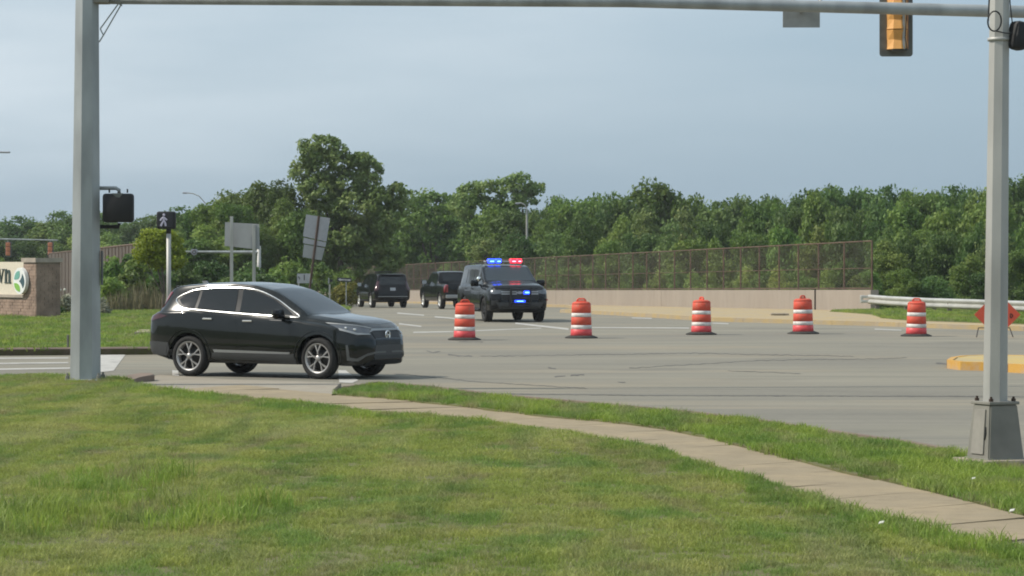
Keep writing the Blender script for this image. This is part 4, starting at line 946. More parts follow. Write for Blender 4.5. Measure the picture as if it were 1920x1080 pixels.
# ---------------------------------------------------------------- barrels
M_ORG = ground_mat("orange_barrel_plastic", [(3, (1, 1, 1), 0, .4, .65, (.52, .085, .05), .8), (9, (1, 1, .5), 0, .55, .72, (.40, .16, .10), .6)], base=(.68, .095, .055), rough=.6, bump=0)
M_PINK = mat("faded_lower_band", (.66, .07, .075), .5, var=.1)
M_REFL = mat("white_reflective_band", (.70, .66, .62), .5, var=.25, scale=5)
M_RUB = mat("rubber_base", (.035, .034, .03), .85, var=.3)
def barrel():
    r = empty("traffic_barrel")
    zs = [.06, .24, .375, .565, .70, .90]
    rad = [.285, .275, .268, .262, .256, .248]
    MB().lathe([(.43, 0), (.43, .028), (.34, .06), (.295, .075), (.28, .06), (.28, 0)], 32).build("rubber_base", M_RUB, r)
    def band(a_, b_, ra, rb, name, m, o=0.0):
        MB().lathe([(ra + o - .012, a_), (ra + o, a_ + .006), (rb + o, b_ - .006), (rb + o - .012, b_)], 32).build(name, m, r)
    band(.05, .24, .285, .276, "barrel_section", M_PINK)
    band(.24, .345, .272, .268, "reflective_band", M_REFL, .001)
    band(.345, .555, .268, .262, "barrel_section", M_ORG)
    band(.555, .66, .260, .256, "reflective_band", M_REFL, .001)
    band(.66, .89, .256, .248, "barrel_section", M_ORG)
    MB().lathe([(.248, .885), (.235, .925), (.18, .955), (.10, .958), (0, .958)], 32).build("top", M_ORG, r)
    h = MB(); h.tube([(-.12, 0, .94), (-.11, 0, .995), (-.07, 0, 1.03), (.07, 0, 1.03), (.11, 0, .995), (.12, 0, .94)], .022, 8); h.box((0, 0, .965), (.24, .035, .05)); h.build("handle", M_ORG, r)
    return r
bl = ["orange and white barrel overlapping the police SUV's front corner", "orange and white barrel just right of the police SUV",
      "orange and white barrel in mid-row, in front of the bridge wall", "orange and white barrel in front of the wall's dark joint", "orange and white barrel in front of the guard rail"]
proto = barrel()
for i, (px, py, rz, sc0, lean) in enumerate([(871, 637.5, .3, 1.0, .01), (1090, 634, -.1, 1.01, 0.0), (1315, 627.5, 2.0, 1.0, .02), (1506, 626, .9, 1.03, -.01), (1718, 630.5, -.3, .985, .015)]):
    b_ = proto if i == 0 else copy_tree(proto)
    b_.location = G(px, py); b_.rotation_euler = (lean, lean, rz); b_.scale = (sc0, sc0, sc0)
    tag(b_, bl[i], "traffic barrel", "orange traffic barrels across the road")

# ---------------------------------------------------------------- bridge wall and fence
wall = empty("bridge_wall", (0, 0, 0)); tag(wall, "pale tan concrete parapet wall under the brown mesh fence", "wall")
def wseg(y0, y1, name="wall_segment", h=.98, m=M_WALL):
    mb = MB(); v = []
    n = max(1, int((y1 - y0) / 6))
    for i in range(n):
        a_, b_ = y0 + (y1 - y0) * i / n, y0 + (y1 - y0) * (i + 1) / n
        q_ = []
        for yy in (a_, b_):
            q_.append([(fence_x(yy) + dx, yy, zr(yy) + z) for dx, z in ((-.16, 0.0), (-.16, h), (.16, h), (.16, 0.0))])
        va = [mb.bm.verts.new(p) for p in q_[0]]; vb = [mb.bm.verts.new(p) for p in q_[1]]
        for k in range(4): mb.bm.faces.new((va[k], va[(k + 1) % 4], vb[(k + 1) % 4], vb[k]))
        if i == 0: mb.bm.faces.new(va[::-1])
        if i == n - 1: mb.bm.faces.new(vb)
    return mb.build(name, m, wall)
def fy(px): o = px - 960; return 40.2 / (.2127 + o / FPX)
ys_ = [119.6, fy(1535) - .05, fy(1535) + .05, 152, 152.04, 176, 176.04, 200, 200.05, 230, 230.05, 290]
for a_, b_ in zip(ys_[::2], ys_[1::2]): wseg(a_, b_)
yj = fy(1535); MB().box((fence_x(yj) - .18, yj, zr(yj) + .5), (.06, .08, .98)).build("drain_pipe", mat("dark_pipe", (.05, .04, .035), .7), wall)
fen = empty("mesh_fence", (0, 0, 0)); tag(fen, "long rusty brown chain-link fence on top of the bridge wall", "fence")
FH = 2.02
posts = [fy(960 + o) for o in (674, 622, 574, 536, 500, 463, 428, 396, 365, 334, 304, 276, 252, 226, 200, 175)]
while posts[-1] < 280: posts.append(posts[-1] + 3.0)
pm = MB().tube([(0, 0, 0), (0, 0, FH)], .038, 8).build("post", M_RUST, fen); pm.location = (fence_x(posts[0]), posts[0], zr(posts[0]) + .98)
for y_ in posts[1:]:
    c_ = pm.copy(); COL.objects.link(c_); c_.parent = fen; c_.location = (fence_x(y_), y_, zr(y_) + .98)
for (z_, r_) in ((FH - .02, .028), (.06, .028), (FH * .44, .014)):
    MB().tube([(fence_x(y_), y_, zr(y_) + .98 + z_) for y_ in posts], r_, 6).build("rail", M_RUST, fen)
MB().tube([(fence_x(posts[0]) , posts[0], zr(posts[0]) + .98 + .1), (fence_x(posts[0]), posts[0], zr(posts[0]) + .98 + .1 + .01)], .05, 8).build("foot_plate", M_RUST, fen)
def wire_panel(L_, H_, sp, w_, name):
    """woven diagonal wires as slim strips in a local XZ plane, clipped to the panel"""
    v, f = [], []
    def clip(x0, sgn):
        # line x = x0 + sgn*z for z in 0..H
        z0, z1 = 0.0, H_
        if sgn > 0: z0 = max(z0, -x0); z1 = min(z1, L_ - x0)
        else: z0 = max(z0, x0 - L_); z1 = min(z1, x0)
        return (z0, z1)
    n = int((L_ + H_) / sp)
    for sgn in (1, -1):
        for i in range(n + 1):
            x0 = (-H_ + i * sp) if sgn > 0 else i * sp
            z0, z1 = clip(x0, sgn)
            if z1 - z0 < .02: continue
            b0 = len(v); hw_ = w_ / 2
            for z_ in (z0, z1):
                x_ = x0 + sgn * z_
                v += [(x_ - hw_, -hw_, z_), (x_ + hw_, -hw_, z_), (x_, hw_, z_)]
            for k in range(3): f.append((b0 + k, b0 + (k + 1) % 3, b0 + 3 + (k + 1) % 3, b0 + 3 + k))
    return mesh_from(name, v, f)
wp = wire_panel(3.0, FH - .08, .065, .0023, "mesh_panel"); wp.materials.append(M_WIRE)
for a_, b_ in zip(posts, posts[1:]):
    A_ = Vector((fence_x(a_), a_, zr(a_) + 1.02)); B_ = Vector((fence_x(b_), b_, zr(b_) + 1.02)); D_ = B_ - A_
    o = link("mesh_panel", wp, None, fen); o["kind"] = "stuff"
    X_ = D_.normalized(); Y_ = Vector((0, 0, 1)).cross(X_).normalized(); Z_ = X_.cross(Y_)
    M_ = Matrix((X_, Y_, Z_)).transposed().to_4x4(); o.matrix_world = Matrix.Translation(A_) @ M_ @ Matrix.Diagonal((D_.length / 3.0, 1, 1, 1))

# drain box and broken kerb
g = G(1462, 598, .0)
dbx = empty("drain_box", tuple(g)); tag(dbx, "small open concrete drain inlet in the worn kerb", "drain")
m_ = MB(); m_.box((0, .1, .17), (.62, .5, .06), bevel=.02); m_.box((-.26, .1, .08), (.10, .5, .15)); m_.box((.26, .1, .08), (.10, .5, .15)); m_.box((0, .3, .08), (.5, .1, .15)); m_.build("box", M_CURB, dbx)
MB().box((0, .18, .075), (.40, .1, .13)).build("opening", M_BLACKP, dbx)
for i, (px, py) in enumerate([(1603, 603), (1618, 600), (1630, 598), (1612, 606), (1372, 599), (1424, 599)]):
    mb = MB(); r_ = bmesh.ops.create_icosphere(mb.bm, subdivisions=1, radius=random.uniform(.05, .09))
    for v_ in mb.bm.verts: v_.co *= random.uniform(.7, 1.3); v_.co.z *= .6
    o = mb.build("rubble_piece", M_CURB if i > 1 else M_TAR, None, G(px, py, .03)); tag(o, ["dark rubble lump left of the kerb break", "dark rubble lump at the kerb break", "pale chunk at the kerb break's right end", "pale chunk lowest in the kerb break", "pale chunk left of the third barrel on the kerb", "pale chunk right of the third barrel on the kerb"][i], "rubble", "broken kerb pieces by the bridge wall")
# litter on the lawn
for px, py, l in [(1897, 960, "white scrap of litter near the pavement's right end"), (1824, 900, "white scrap of litter beside the base box"), (1652, 983, "white scrap of litter in the lawn before the pavement")]:
    mb = MB(); q_ = [(-.02, 0, 0), (.015, -.014, .010), (.026, .014, .02), (-.007, .022, .014)]; mb.prism(q_, (0, 0, .006)); o = mb.build("paper_scrap", mat("paper", (.55, .55, .5), .8), None, G(px, py, LAWN_H + .03)); tag(o, l, "litter")

# ---------------------------------------------------------------- guard rail
gr = empty("guard_rail"); tag(gr, "pale steel W-beam guard rail ending beside the bridge wall", "guard rail")
pts_ = [(119.4, 1629, 561), (117.5, 1665, 564), (113, 1740, 568), (108.5, 1830, 571), (104, 1925, 574.5), (99, 2050, 580)]
beam = MB(); prof_ = [(0, .165), (-.03, .15), (-.075, .11), (-.075, .07), (-.02, .03), (0, 0), (-.02, -.03), (-.075, -.07), (-.075, -.11), (-.03, -.15), (0, -.165)]
rg = []
cl_ = [P(px, py, d) for d, px, py in pts_]
for i, p in enumerate(cl_):
    t = (cl_[min(i + 1, len(cl_) - 1)] - cl_[max(i - 1, 0)]); t.z = 0; t.normalize(); nn = Vector((t.y, -t.x, 0)) * -1
    if nn.y > 0: nn = -nn
    a0 = [beam.bm.verts.new(p + nn * (-o) + Vector((0, 0, z * 1.15))) for o, z in prof_]; b0 = [beam.bm.verts.new(p + nn * (-o - .006) + Vector((0, 0, z * 1.15))) for o, z in prof_]
    rg.append((a0, b0))
for (a0, b0), (a1, b1) in zip(rg, rg[1:]):
    for k in range(len(prof_) - 1):
        f_ = beam.bm.faces.new((a0[k], a0[k + 1], a1[k + 1], a1[k])); f_.smooth = False
        beam.bm.faces.new((b0[k + 1], b0[k], b1[k], b1[k + 1]))
beam.build("w_beam", M_RAIL, gr)
p = cl_[0]; tb = MB(); tb.box(p + Vector((-.12, -.05, .10)), (.4, .07, .11), bevel=.02); tb.box(p + Vector((-.12, -.05, -.09)), (.4, .07, .11), bevel=.02); tb.box(p + Vector((-.30, -.03, 0)), (.12, .08, .32), bevel=.03); tb.build("end_terminal", M_RAIL, gr)
for px, d in ((1645, 118.6), (1700, 115.4), (1752, 112.4), (1780, 110.9), (1858, 107.2), (1948, 103.0)):
    q_ = P(px, 570, d + .25); z0 = zr(d) + .05
    MB().box((q_.x, q_.y, (z0 + q_.z + .1) / 2), (.16, .2, q_.z + .1 - z0), bevel=.01).build("post", mat("weathered_post", (.16, .14, .115), .9, var=.2), gr)

# ---------------------------------------------------------------- orange diamond sign
dS = 78.0; so = G(1869, 632); ds = empty("warning_sign", (P(1870, 600, dS).x, dS, 0)); tag(ds, "orange diamond roadwork sign on a folding stand, partly behind the post", "sign")
zc = P(0, 590, dS).z; hd = 43.5 / FPX * dS
MB().prism([(-hd, 0, zc), (0, 0, zc + hd), (hd, 0, zc), (0, 0, zc - hd)], (0, .008, 0)).build("panel", mat("orange_sign_fabric", (.72, .10, .045), .6, var=.06), ds)
lt = MB(); u = .055
o_ = Vector((.345, -.006, zc - .03)); lt.tube([o_ + Vector((0, 0, -u)), o_ + Vector((0, 0, u))], .012, 5); lt.tube([o_ + Vector((.06 * math.sin(t), 0, u * math.cos(t))) for t in np.linspace(0, math.pi, 8)], .012, 5)
lt.build("letter", mat("sign_black", (.03, .02, .02), .6), ds)
lg = MB()
for (a_, b_) in (((-.50, zc - .35), (-.57, .02)), ((.33, zc - .35), (.40, .02))):
    lg.bm.verts.ensure_lookup_table(); MB_ = MB().tube([(a_[0], .02, a_[1]), (b_[0], -.1, b_[1])], .016, 6).build("leg", mat("dark_stand", (.05, .045, .04), .7), ds)
lg.bm.free()
MB().tube([(-.50, .02, zc - .35), (.33, .02, zc - .35)], .014, 6).build("crossbar", MATS["dark_stand"], ds)
MB().tube([(0, .02, .02), (0, .02, zc + hd)], .014, 6).build("mast", MATS["dark_stand"], ds)

# ---------------------------------------------------------------- brick sign on the far lawn
cx = G(68, 596, .13); ang = math.radians(53)
nf_ = Vector((-math.sin(ang), -math.cos(ang), 0)); tf = Vector((math.cos(ang), -math.sin(ang), 0))   # along the front face, towards the near corner
ns_ = tf; ts = Vector((math.sin(ang), math.cos(ang), 0))
bs = empty("brick_sign", tuple(cx)); tag(bs, "brown brick entrance sign with cream panel and leaf emblem, on the far lawn", "sign")
W_ = .90; HP = P(0, 492, cx.y).z - cx.z
def bricks(name, org, u, nrm_, wid, h, parent, bl_=.30, bh=.1, mort=.012, dep=.02):
    mb = MB(); z = 0.0; row = 0
    while z + bh <= h + .001:
        x = -(bl_ / 2 if row % 2 else 0)
        while x < wid - .01:
            a_, b_ = max(0, x), min(wid, x + bl_) - mort
            if b_ - a_ > .03:
                d0 = dep * random.uniform(.3, 1.1)
                q_ = [org + u * a_ + Vector((0, 0, z)), org + u * b_ + Vector((0, 0, z)), org + u * b_ + Vector((0, 0, z + bh - mort)), org + u * a_ + Vector((0, 0, z + bh - mort))]
                mb.prism(q_, nrm_ * d0)
            x += bl_
        z += bh; row += 1
    o = mb.build(name, M_BRICK, parent); o["kind"] = "stuff"; return o
def slab_along(name, org, u, w, v_, d, z0, z1, m, parent):
    q_ = [org + Vector((0, 0, z0)), org + u * w + Vector((0, 0, z0)), org + u * w + v_ * d + Vector((0, 0, z0)), org + v_ * d + Vector((0, 0, z0))]
    return MB().prism(q_, (0, 0, z1 - z0)).build(name, m, parent)
zero = Vector((0, 0, 0)); back = -nf_
pil = slab_along("pillar", zero - tf * W_, tf, W_, back, W_, -.05, HP, M_MORTAR, bs)
bricks("pillar_bricks", zero - tf * W_, tf, nf_, W_, HP, pil); bricks("pillar_bricks", zero, back, ns_, W_, HP, pil)
slab_along("pillar_cap", zero - tf * (W_ + .06) + nf_ * .06, tf, W_ + .12, back, W_ + .12, HP, HP + .15, M_STONE, bs)
WL = 3.4; hl = .66
lw = slab_along("low_wall", zero - tf * (W_ + WL) + back * .12, tf, WL, back, .6, -.05, hl, M_MORTAR, bs)
bricks("wall_bricks", zero - tf * (W_ + WL) + back * .12, tf, nf_, WL, hl, lw)
slab_along("ledge", zero - tf * (W_ + WL) + back * .05, tf, WL - .003, back, .7, hl, hl + .09, M_STONE, bs)
slab_along("panel_backing", zero - tf * (W_ + WL) + back * .30, tf, WL - .003, back, .2, hl + .09, hl + 1.12, mat("navy_backing", (.03, .035, .055), .6), bs)
pz0, pz1 = hl + .092, hl + 1.2
def F(u_, z_, o_=0.0): return zero + tf * u_ + nf_ * o_ + Vector((0, 0, z_))
MB().prism([F(-W_ - WL, pz0, -.26), F(-W_ - .40, pz0, -.26), F(-W_ - .02, pz1, -.26), F(-W_ - WL, pz1, -.26)], nf_ * .06).build("cream_panel", mat("cream_panel", (.68, .62, .50), .6, var=.04), bs)
# serif letters "wn"
M_LET = mat("dark_green_letter", (.035, .06, .055), .5)
def letters():
    s_ = 2.0                                       # metres of width per unit of x (foreshortened face)
    mb = MB()
    def stroke(pts): mb.prism([F(a_, b_, -.198) for a_, b_ in pts], nf_ * .03)
    x1 = -W_ - 1.27; xh = .42; zb_ = pz0 + .42; W = .56
    # n
    def n_(x0):
        stroke([(x0 + .10, zb_), (x0 + .22, zb_), (x0 + .22, zb_ + xh), (x0 + .10, zb_ + xh)])
        stroke([(x0 + .36, zb_), (x0 + .49, zb_), (x0 + .49, zb_ + xh * .72), (x0 + .36, zb_ + xh * .72)])
        arc = [(x0 + .222 + .268 * k / 6, zb_ + xh * (.74 + .28 * math.sin(math.pi * (.15 + .85 * k / 6)) ** .8 if k < 6 else zb_ * 0 + .722)) for k in range(7)]
        stroke([(x0 + .222, zb_ + xh * .80), (x0 + .30, zb_ + xh * .98), (x0 + .40, zb_ + xh), (x0 + .46, zb_ + xh * .93), (x0 + .49, zb_ + xh * .722), (x0 + .362, zb_ + xh * .722), (x0 + .34, zb_ + xh * .83), (x0 + .28, zb_ + xh * .82), (x0 + .222, zb_ + xh * .68)])
        for a_ in (.05, .31): stroke([(x0 + a_, zb_ - .03), (x0 + a_ + .23, zb_ - .03), (x0 + a_ + .23, zb_ - .001), (x0 + a_, zb_ - .001)])
        stroke([(x0 + .03, zb_ + xh + .001), (x0 + .22, zb_ + xh + .001), (x0 + .22, zb_ + xh + .03), (x0 + .03, zb_ + xh + .01)])
    def w_(x0):
        for a_, b_, t in ((.0, .20, .11), (.34, .20, .05), (.30, .48, .11), (.62, .48, .05)):
            stroke([(x0 + a_, zb_ + xh), (x0 + a_ + t, zb_ + xh), (x0 + b_ + t * .6, zb_ - .02), (x0 + b_ - t * .1, zb_ - .02)])
        for a_ in (-.05, .22, .55): stroke([(x0 + a_, zb_ + xh + .002), (x0 + a_ + .2, zb_ + xh + .002), (x0 + a_ + .2, zb_ + xh + .03), (x0 + a_, zb_ + xh + .03)])
    n_(x1 - .53); mb.build("letter", M_LET, bs); mb = MB(); w_(x1 - 1.22); mb.build("letter", M_LET, bs)
letters()
# leaf emblem
ez = P(0, 527, cx.y).z - cx.z; ex = -W_ * .5 - .42; er = .445
def disc(u0, z0, r, o0, o1, n=36): return [F(u0 + r * math.cos(t), z0 + r * math.sin(t), o0) for t in np.linspace(0, 2 * math.pi, n, endpoint=False)]
eb = MB(); eb.prism(disc(ex, ez, er, .05, 0), nf_ * .12); eb = eb.build("emblem", mat("emblem_white", (.78, .80, .78), .5), bs)
def leaf(name, m, pts): MB().prism([F(ex + er * x, ez + er * z, .172) for x, z in pts], nf_ * .008).build(name, m, eb)
def bez(a_, c_, b_, n=8): return [((1 - t) ** 2 * a_[0] + 2 * t * (1 - t) * c_[0] + t * t * b_[0], (1 - t) ** 2 * a_[1] + 2 * t * (1 - t) * c_[1] + t * t * b_[1]) for t in np.linspace(0, 1, n, endpoint=False)]
leaf("teal_leaf", mat("teal_print", (.16, .40, .33), .5), bez((-.82, .12), (-.72, .75), (.02, .76)) + bez((.02, .76), (.22, .25), (-.25, .14), 6) + bez((-.25, .14), (-.5, .08), (-.82, .12), 6))
leaf("navy_leaf", mat("navy_print", (.04, .09, .11), .5), bez((.45, .55), (1.1, -.05), (.55, -.55)) + bez((.55, -.55), (.28, -.12), (-.06, -.02), 6) + bez((-.06, -.02), (.4, .15), (.45, .55), 6))
leaf("green_leaf", mat("green_print", (.22, .47, .08), .5), bez((-.84, -.18), (-.78, -.75), (.10, -.82)) + bez((.10, -.82), (.18, -.40), (-.2, -.24), 6) + bez((-.2, -.24), (-.5, -.12), (-.84, -.18), 6))

# ---------------------------------------------------------------- signs beyond the car
M_SB = mat("sign_back_metal", (.33, .34, .35), .5, .35, var=.08, scale=1.5); M_SB2 = mat("sign_back_light", (.38, .385, .42), .5, .2, var=.06)
d = 120.0; o = P(455, 600, d); gz = zr(d) + .13
s1 = empty("route_sign", (o.x, d, gz)); tag(s1, "large blank sign back on two grey posts above the car roof", "sign")
def R(px, py, dd=0.0): p = P(px, py, d + dd); return Vector((p.x - o.x, p.y - d, p.z - gz))
MB().prism([R(422, 416.5, .15), R(486, 420, -.15), R(487, 468, -.15), R(421, 461, .15)], (0, .02, 0)).build("panel", M_SB, s1)
for px, top_ in ((434.5, 406), (476.5, 421)):
    t_ = R(px, top_, -.1); MB().box((t_.x, t_.y - .05, t_.z / 2), (.13, .06, t_.z), bevel=.01).build("post", M_GALV2, s1)
d = 110.0; o = P(576, 590, d); gz = zr(d) + .13
s2 = empty("leaning_sign", (o.x, d, gz)); tag(s2, "leaning stack of sign backs on one rusty post", "sign")
for q_, m in ((((574, 402), (619, 409), (612, 453), (568, 443)), M_SB2), (((569.5, 445.5), (612, 454.5), (610, 463), (568, 456)), M_SB2), (((570, 458), (609, 465), (603, 488), (567, 482)), M_SB)):
    MB().prism([R(x, y) for x, y in q_], (0, .012, 0)).build("panel", m, s2)
a_, b_ = R(598, 405, -.05), R(571, 618, -.05); MB().tube([b_, a_], .045, 6).build("post", mat("rusty_post", (.07, .045, .035), .8), s2)
d = 125.0; o = P(571, 590, d); gz = zr(d) + .13
s3 = empty("number_sign", (o.x, d, gz)); tag(s3, "small white sign with dark strokes behind the leaning post", "sign")
pn = MB().prism([R(557, 513), R(585.5, 513), R(585.5, 531), R(557, 531)], (0, .012, 0)).build("panel", mat("white_sign", (.42, .43, .46), .5, var=.05), s3)
lt = MB(); lt.tube([R(570.5, 515, -.02), R(570.5, 525.5, -.02)], .018, 5); lt.build("stroke", mat("sign_ink", (.02, .02, .03), .6), pn); lt = MB(); lt.tube([R(559, 518.5, -.02), R(561.5, 521, -.02), R(562, 524, -.02)], .016, 5); lt.build("stroke", MATS["sign_ink"], pn)
MB().tube([R(581, 531), R(581, 560)], .03, 6).build("post", M_GALV2, s3); MB().tube([R(560, 531), R(560, 560)], .03, 6).build("post", M_GALV2, s3)
d = 128.0; o = P(618, 590, d); gz = zr(d) + .13
s4 = empty("edge_on_sign", (o.x, d, gz)); tag(s4, "narrow post with a black box and a sign seen edge-on", "sign")
MB().box((0, 0, R(618, 533).z / 2), (.07, .05, R(618, 533).z)).build("post", M_GALV2, s4)
MB().prism([R(615.5, 521), R(617.5, 521), R(617.5, 531), R(615, 532)], (0, .02, 0)).build("panel", M_SB2, s4)
MB().prism([R(618, 524), R(624, 523.5), R(623.5, 528.5), R(618, 529)], (0, .1, 0)).build("box", M_BLACKP, s4)
d = 132.0; o = P(646, 575, d); gz = zr(d) + .13
s5 = empty("one_way_sign", (o.x, d, gz)); tag(s5, "black sign with a white arrow pointing left", "sign")
pn = MB().prism([R(632.5, 520), R(659, 521.5), R(659, 528.5), R(632.5, 527.5)], (0, .012, 0)).build("panel", MATS["sign_ink"], s5)
M_AR = mat("arrow_white", (.5, .5, .5), .5)
ar = MB(); ar.prism([R(634, 524, -.012), R(638.5, 521.4, -.012), R(638.5, 523, -.012), R(657, 523.8, -.012), R(657, 526.6, -.012), R(638.5, 525.8, -.012), R(638.5, 527, -.012)], (0, .004, 0)); ar.build("arrow", M_AR, pn)
fc = bpy.data.curves.new("word", 'FONT'); fc.body = "ONE WAY"; fc.size = .055; fc.align_x = 'CENTER'; fc.align_y = 'CENTER'
tmp = bpy.data.objects.new("word", fc); COL.objects.link(tmp); dg = bpy.context.evaluated_depsgraph_get(); me = bpy.data.meshes.new_from_object(tmp.evaluated_get(dg)); bpy.data.objects.remove(tmp)
wo = link("lettering", me, None, pn); me.materials.clear(); me.materials.append(MATS["sign_ink"]); wo.rotation_euler = (math.radians(90), 0, 0); wo.location = R(647.5, 525.1, -.018)
MB().tube([R(649, 521, .03), Vector((R(649, 521).x, .03, -.1))], .022, 6).build("post", M_GALV, s5)

# far mast arm with a shield sign
d = 150.0; o = P(486, 600, d); gz = zr(d) + .13
s6 = empty("signal_mast", (o.x, d, gz)); tag(s6, "far grey signal arm with a small round-topped shield sign", "mast arm")
MB().tube([Vector((R(485.5, 500).x, 0, 0)), R(485.5, 461)], .13, 10, r2=.10).build("pole", M_GALV2, s6)
MB().tube([R(340, 472), R(485, 473)], .05, 8, r2=.09).build("arm", M_GALV, s6)
sh = [(358, 467.5), (361, 466.5), (364, 467.5), (367, 466.5), (370, 467.5), (371, 472), (368, 477), (364, 479), (360, 477), (357, 472)]
pn = MB().prism([R(x, y, -.12) for x, y in sh], (0, .02, 0)).build("shield", M_SB2, s6)
MB().tube([R(364 + 3.3 * math.cos(t), 472.5 + 3.3 * math.sin(t), -.14) for t in np.linspace(0, 2 * math.pi, 12)], .022, 4).build("shield_ring", mat("grey_print", (.12, .1, .1), .6), pn)
# far arm with two small signals on the left
d = 225.0; gz = -4.3; o = P(-70, 600, d)
s7 = empty("signal_mast", (o.x, d, -4.3)); tag(s7, "thin distant signal arm above the brick sign", "mast arm")
MB().tube([R(-70, 447), R(108, 450.5)], .09, 8, r2=.05).build("arm", M_GALV, s7); MB().tube([R(-70, 620), R(-70, 440)], .15, 8).build("pole", M_GALV, s7)
for px, l in ((15, "small orange signal head above the cream panel's left end"), (94, "small orange signal head above the brick pillar's side")):
    q0 = P(px, 467, d); r = empty("distant_signal", tuple(q0)); tag(r, l, "traffic signal", "distant signal heads")
    k = d / FPX
    for j in range(3): MB().box((0, 0, (8.3 - j * 8.3) * k), (8 * k, .2, 7.8 * k), bevel=.05).build("signal_section", mat("orange_signal", (.55, .19, .09), .5), r)
    MB().box((0, .14, 0), (12 * k, .02, 29 * k), bevel=.005).build("backplate", M_BPL, r)
    MB().box((0, 0, 14.5 * k), (.06, .06, 4 * k)).build("hanger", M_GALV, r)
# street lights
def street_light(px, d, head, arm_pts, label, zbase=-4.3, r0=.11):
    b = P(px, 500, d); r = empty("street_light", (b.x, d, zbase)); tag(r, label, "street light")
    top_ = P(px, arm_pts[0][1], d)
    MB().tube([(0, 0, 0), (0, 0, top_.z - zbase)], r0, 8, r2=.07).build("pole", M_GALV2, r)
    ap = [P(x, y, d) - Vector((b.x, d, zbase)) for x, y in arm_pts]; MB().tube(ap, .045, 6).build("arm", M_GALV2, r)
    hp = P(head[0], head[1], d) - Vector((b.x, d, zbase)); k = d / FPX
    MB().box(hp, (head[2] * k, .3, 3.2 * k), bevel=.04).build("lamp_head", M_SB2, r)
street_light(988, 200, (971, 381.5, 9), [(988, 392), (984, 384), (977, 380.5), (972, 381)], "slim street light rising behind the police SUV")
street_light(396, 236, (347, 361.8, 9), [(396, 392), (384, 380), (374, 368), (362, 363), (350, 361.5)], "street light arm poking out above the left trees")
street_light(-60, 150, (8, 285.5, 22), [(-60, 310), (-40, 292), (-10, 285), (4, 285)], "street light head reaching in at the left edge", zbase=-.6)

# second fence far left, behind the brick sign
f2 = empty("far_fence"); tag(f2, "brown slatted bridge fence behind the brick sign and shrubs", "fence")
M_SLAT = mat("brown_fence_slat", (.105, .085, .07), .9, var=.25, scale=1.2)
n = 27; base = []
for i in range(n + 1):
    t = i / n; px = 92 + (262 - 92) * t; d = 196 - 64 * t ** .8; tp = P(px, 476 - 18 * t, d); base.append(tp)
slm = MB().box((0, 0, .5), (1, .05, 1)).build("slat", M_SLAT, f2)
first = True
for i in range(n):
    a_, b_ = base[i], base[i + 1]; mid = (a_ + b_) / 2; D_ = b_ - a_; D_.z = 0
    H_ = 2.8
    for j in range(3):
        o = slm if first else slm.copy()
        if not first: COL.objects.link(o); o.parent = f2
        first = False
        q_ = a_.lerp(b_, (j + .5) / 3); o.location = (q_.x, q_.y, q_.z - H_); o.rotation_euler = (0, 0, math.atan2(D_.y, D_.x)); o.scale = (D_.length / 3 * random.uniform(.80, .95), 1, H_ * random.uniform(.985, 1.0))
    pp = MB().box((0, 0, 0), (.10, .12, 3.0)).build("post", M_RUST, f2) if i == 0 else pp.copy()
    if i: COL.objects.link(pp); pp.parent = f2
    pp.location = (a_.x, a_.y, a_.z - 1.5)
MB().tube([p + Vector((0, -.05, .02)) for p in base], .05, 6).build("rail", M_RUST, f2)
# small boxes near the far pedestrian post
g = G(291, 578, .13); o = MB().box((0, 0, .32), (.10, .10, .64), bevel=.02).build("marker_post", mat("pale_marker", (.50, .50, .42), .7), None, g); tag(o, "short pale marker post beside the pale signal post", "marker post")
g = G(303, 577, .13); u_ = empty("utility_box", tuple(g)); tag(u_, "small brown utility box beside the short pale marker post", "utility box")
MB().box((0, 0, .31), (.26, .24, .62), bevel=.015).build("cabinet", mat("brown_box", (.09, .065, .055), .8), u_); MB().box((0, 0, .64), (.30, .28, .035), bevel=.01).build("lid", MATS["brown_box"], u_)
q = [G(x, y, .13) for x, y in ((252, 628), (262, 622.5), (300, 623), (300, 627))]
o = MB().prism([p - Vector((0, 0, .03)) for p in q], (0, 0, .10)).build("concrete_pad", M_CURB, None); tag(o, "small pale concrete pad in the far lawn behind the car", "concrete pad")
# ================================================================= vegetation
def np_mesh(name, V, F4):
    me = bpy.data.meshes.new(name); nv, nf = len(V), len(F4); k = F4.shape[1]
    me.vertices.add(nv); me.vertices.foreach_set("co", V.astype(np.float32).ravel())
    me.loops.add(nf * k); me.loops.foreach_set("vertex_index", F4.astype(np.int32).ravel())
    me.polygons.add(nf); me.polygons.foreach_set("loop_start", np.arange(0, nf * k, k, dtype=np.int32))
    me.update(calc_edges=True); me.validate(); return me
def leaves(centres, normals, size, r, squash=1.0, spread=0.9):
    """one folded diamond leaf per centre"""
    n = len(centres)
    nn = normals + r.normal(0, spread, (n, 3)); nn /= np.linalg.norm(nn, axis=1)[:, None] + 1e-9
    t = r.normal(0, 1, (n, 3)); t[:, 2] -= 0.4; t -= (t * nn).sum(1)[:, None] * nn; t /= np.linalg.norm(t, axis=1)[:, None] + 1e-9
    b = np.cross(nn, t); s = size * r.uniform(0.55, 1.35, n)[:, None]
    p0 = centres - t * s; p1 = centres + b * s * 0.62 + nn * s * 0.12; p2 = centres + t * s; p3 = centres - b * s * 0.62 + nn * s * 0.12
    V = np.stack([p0, p1, p2, p3], 1).reshape(-1, 3); F = np.arange(4 * n).reshape(-1, 4)
    return V, F
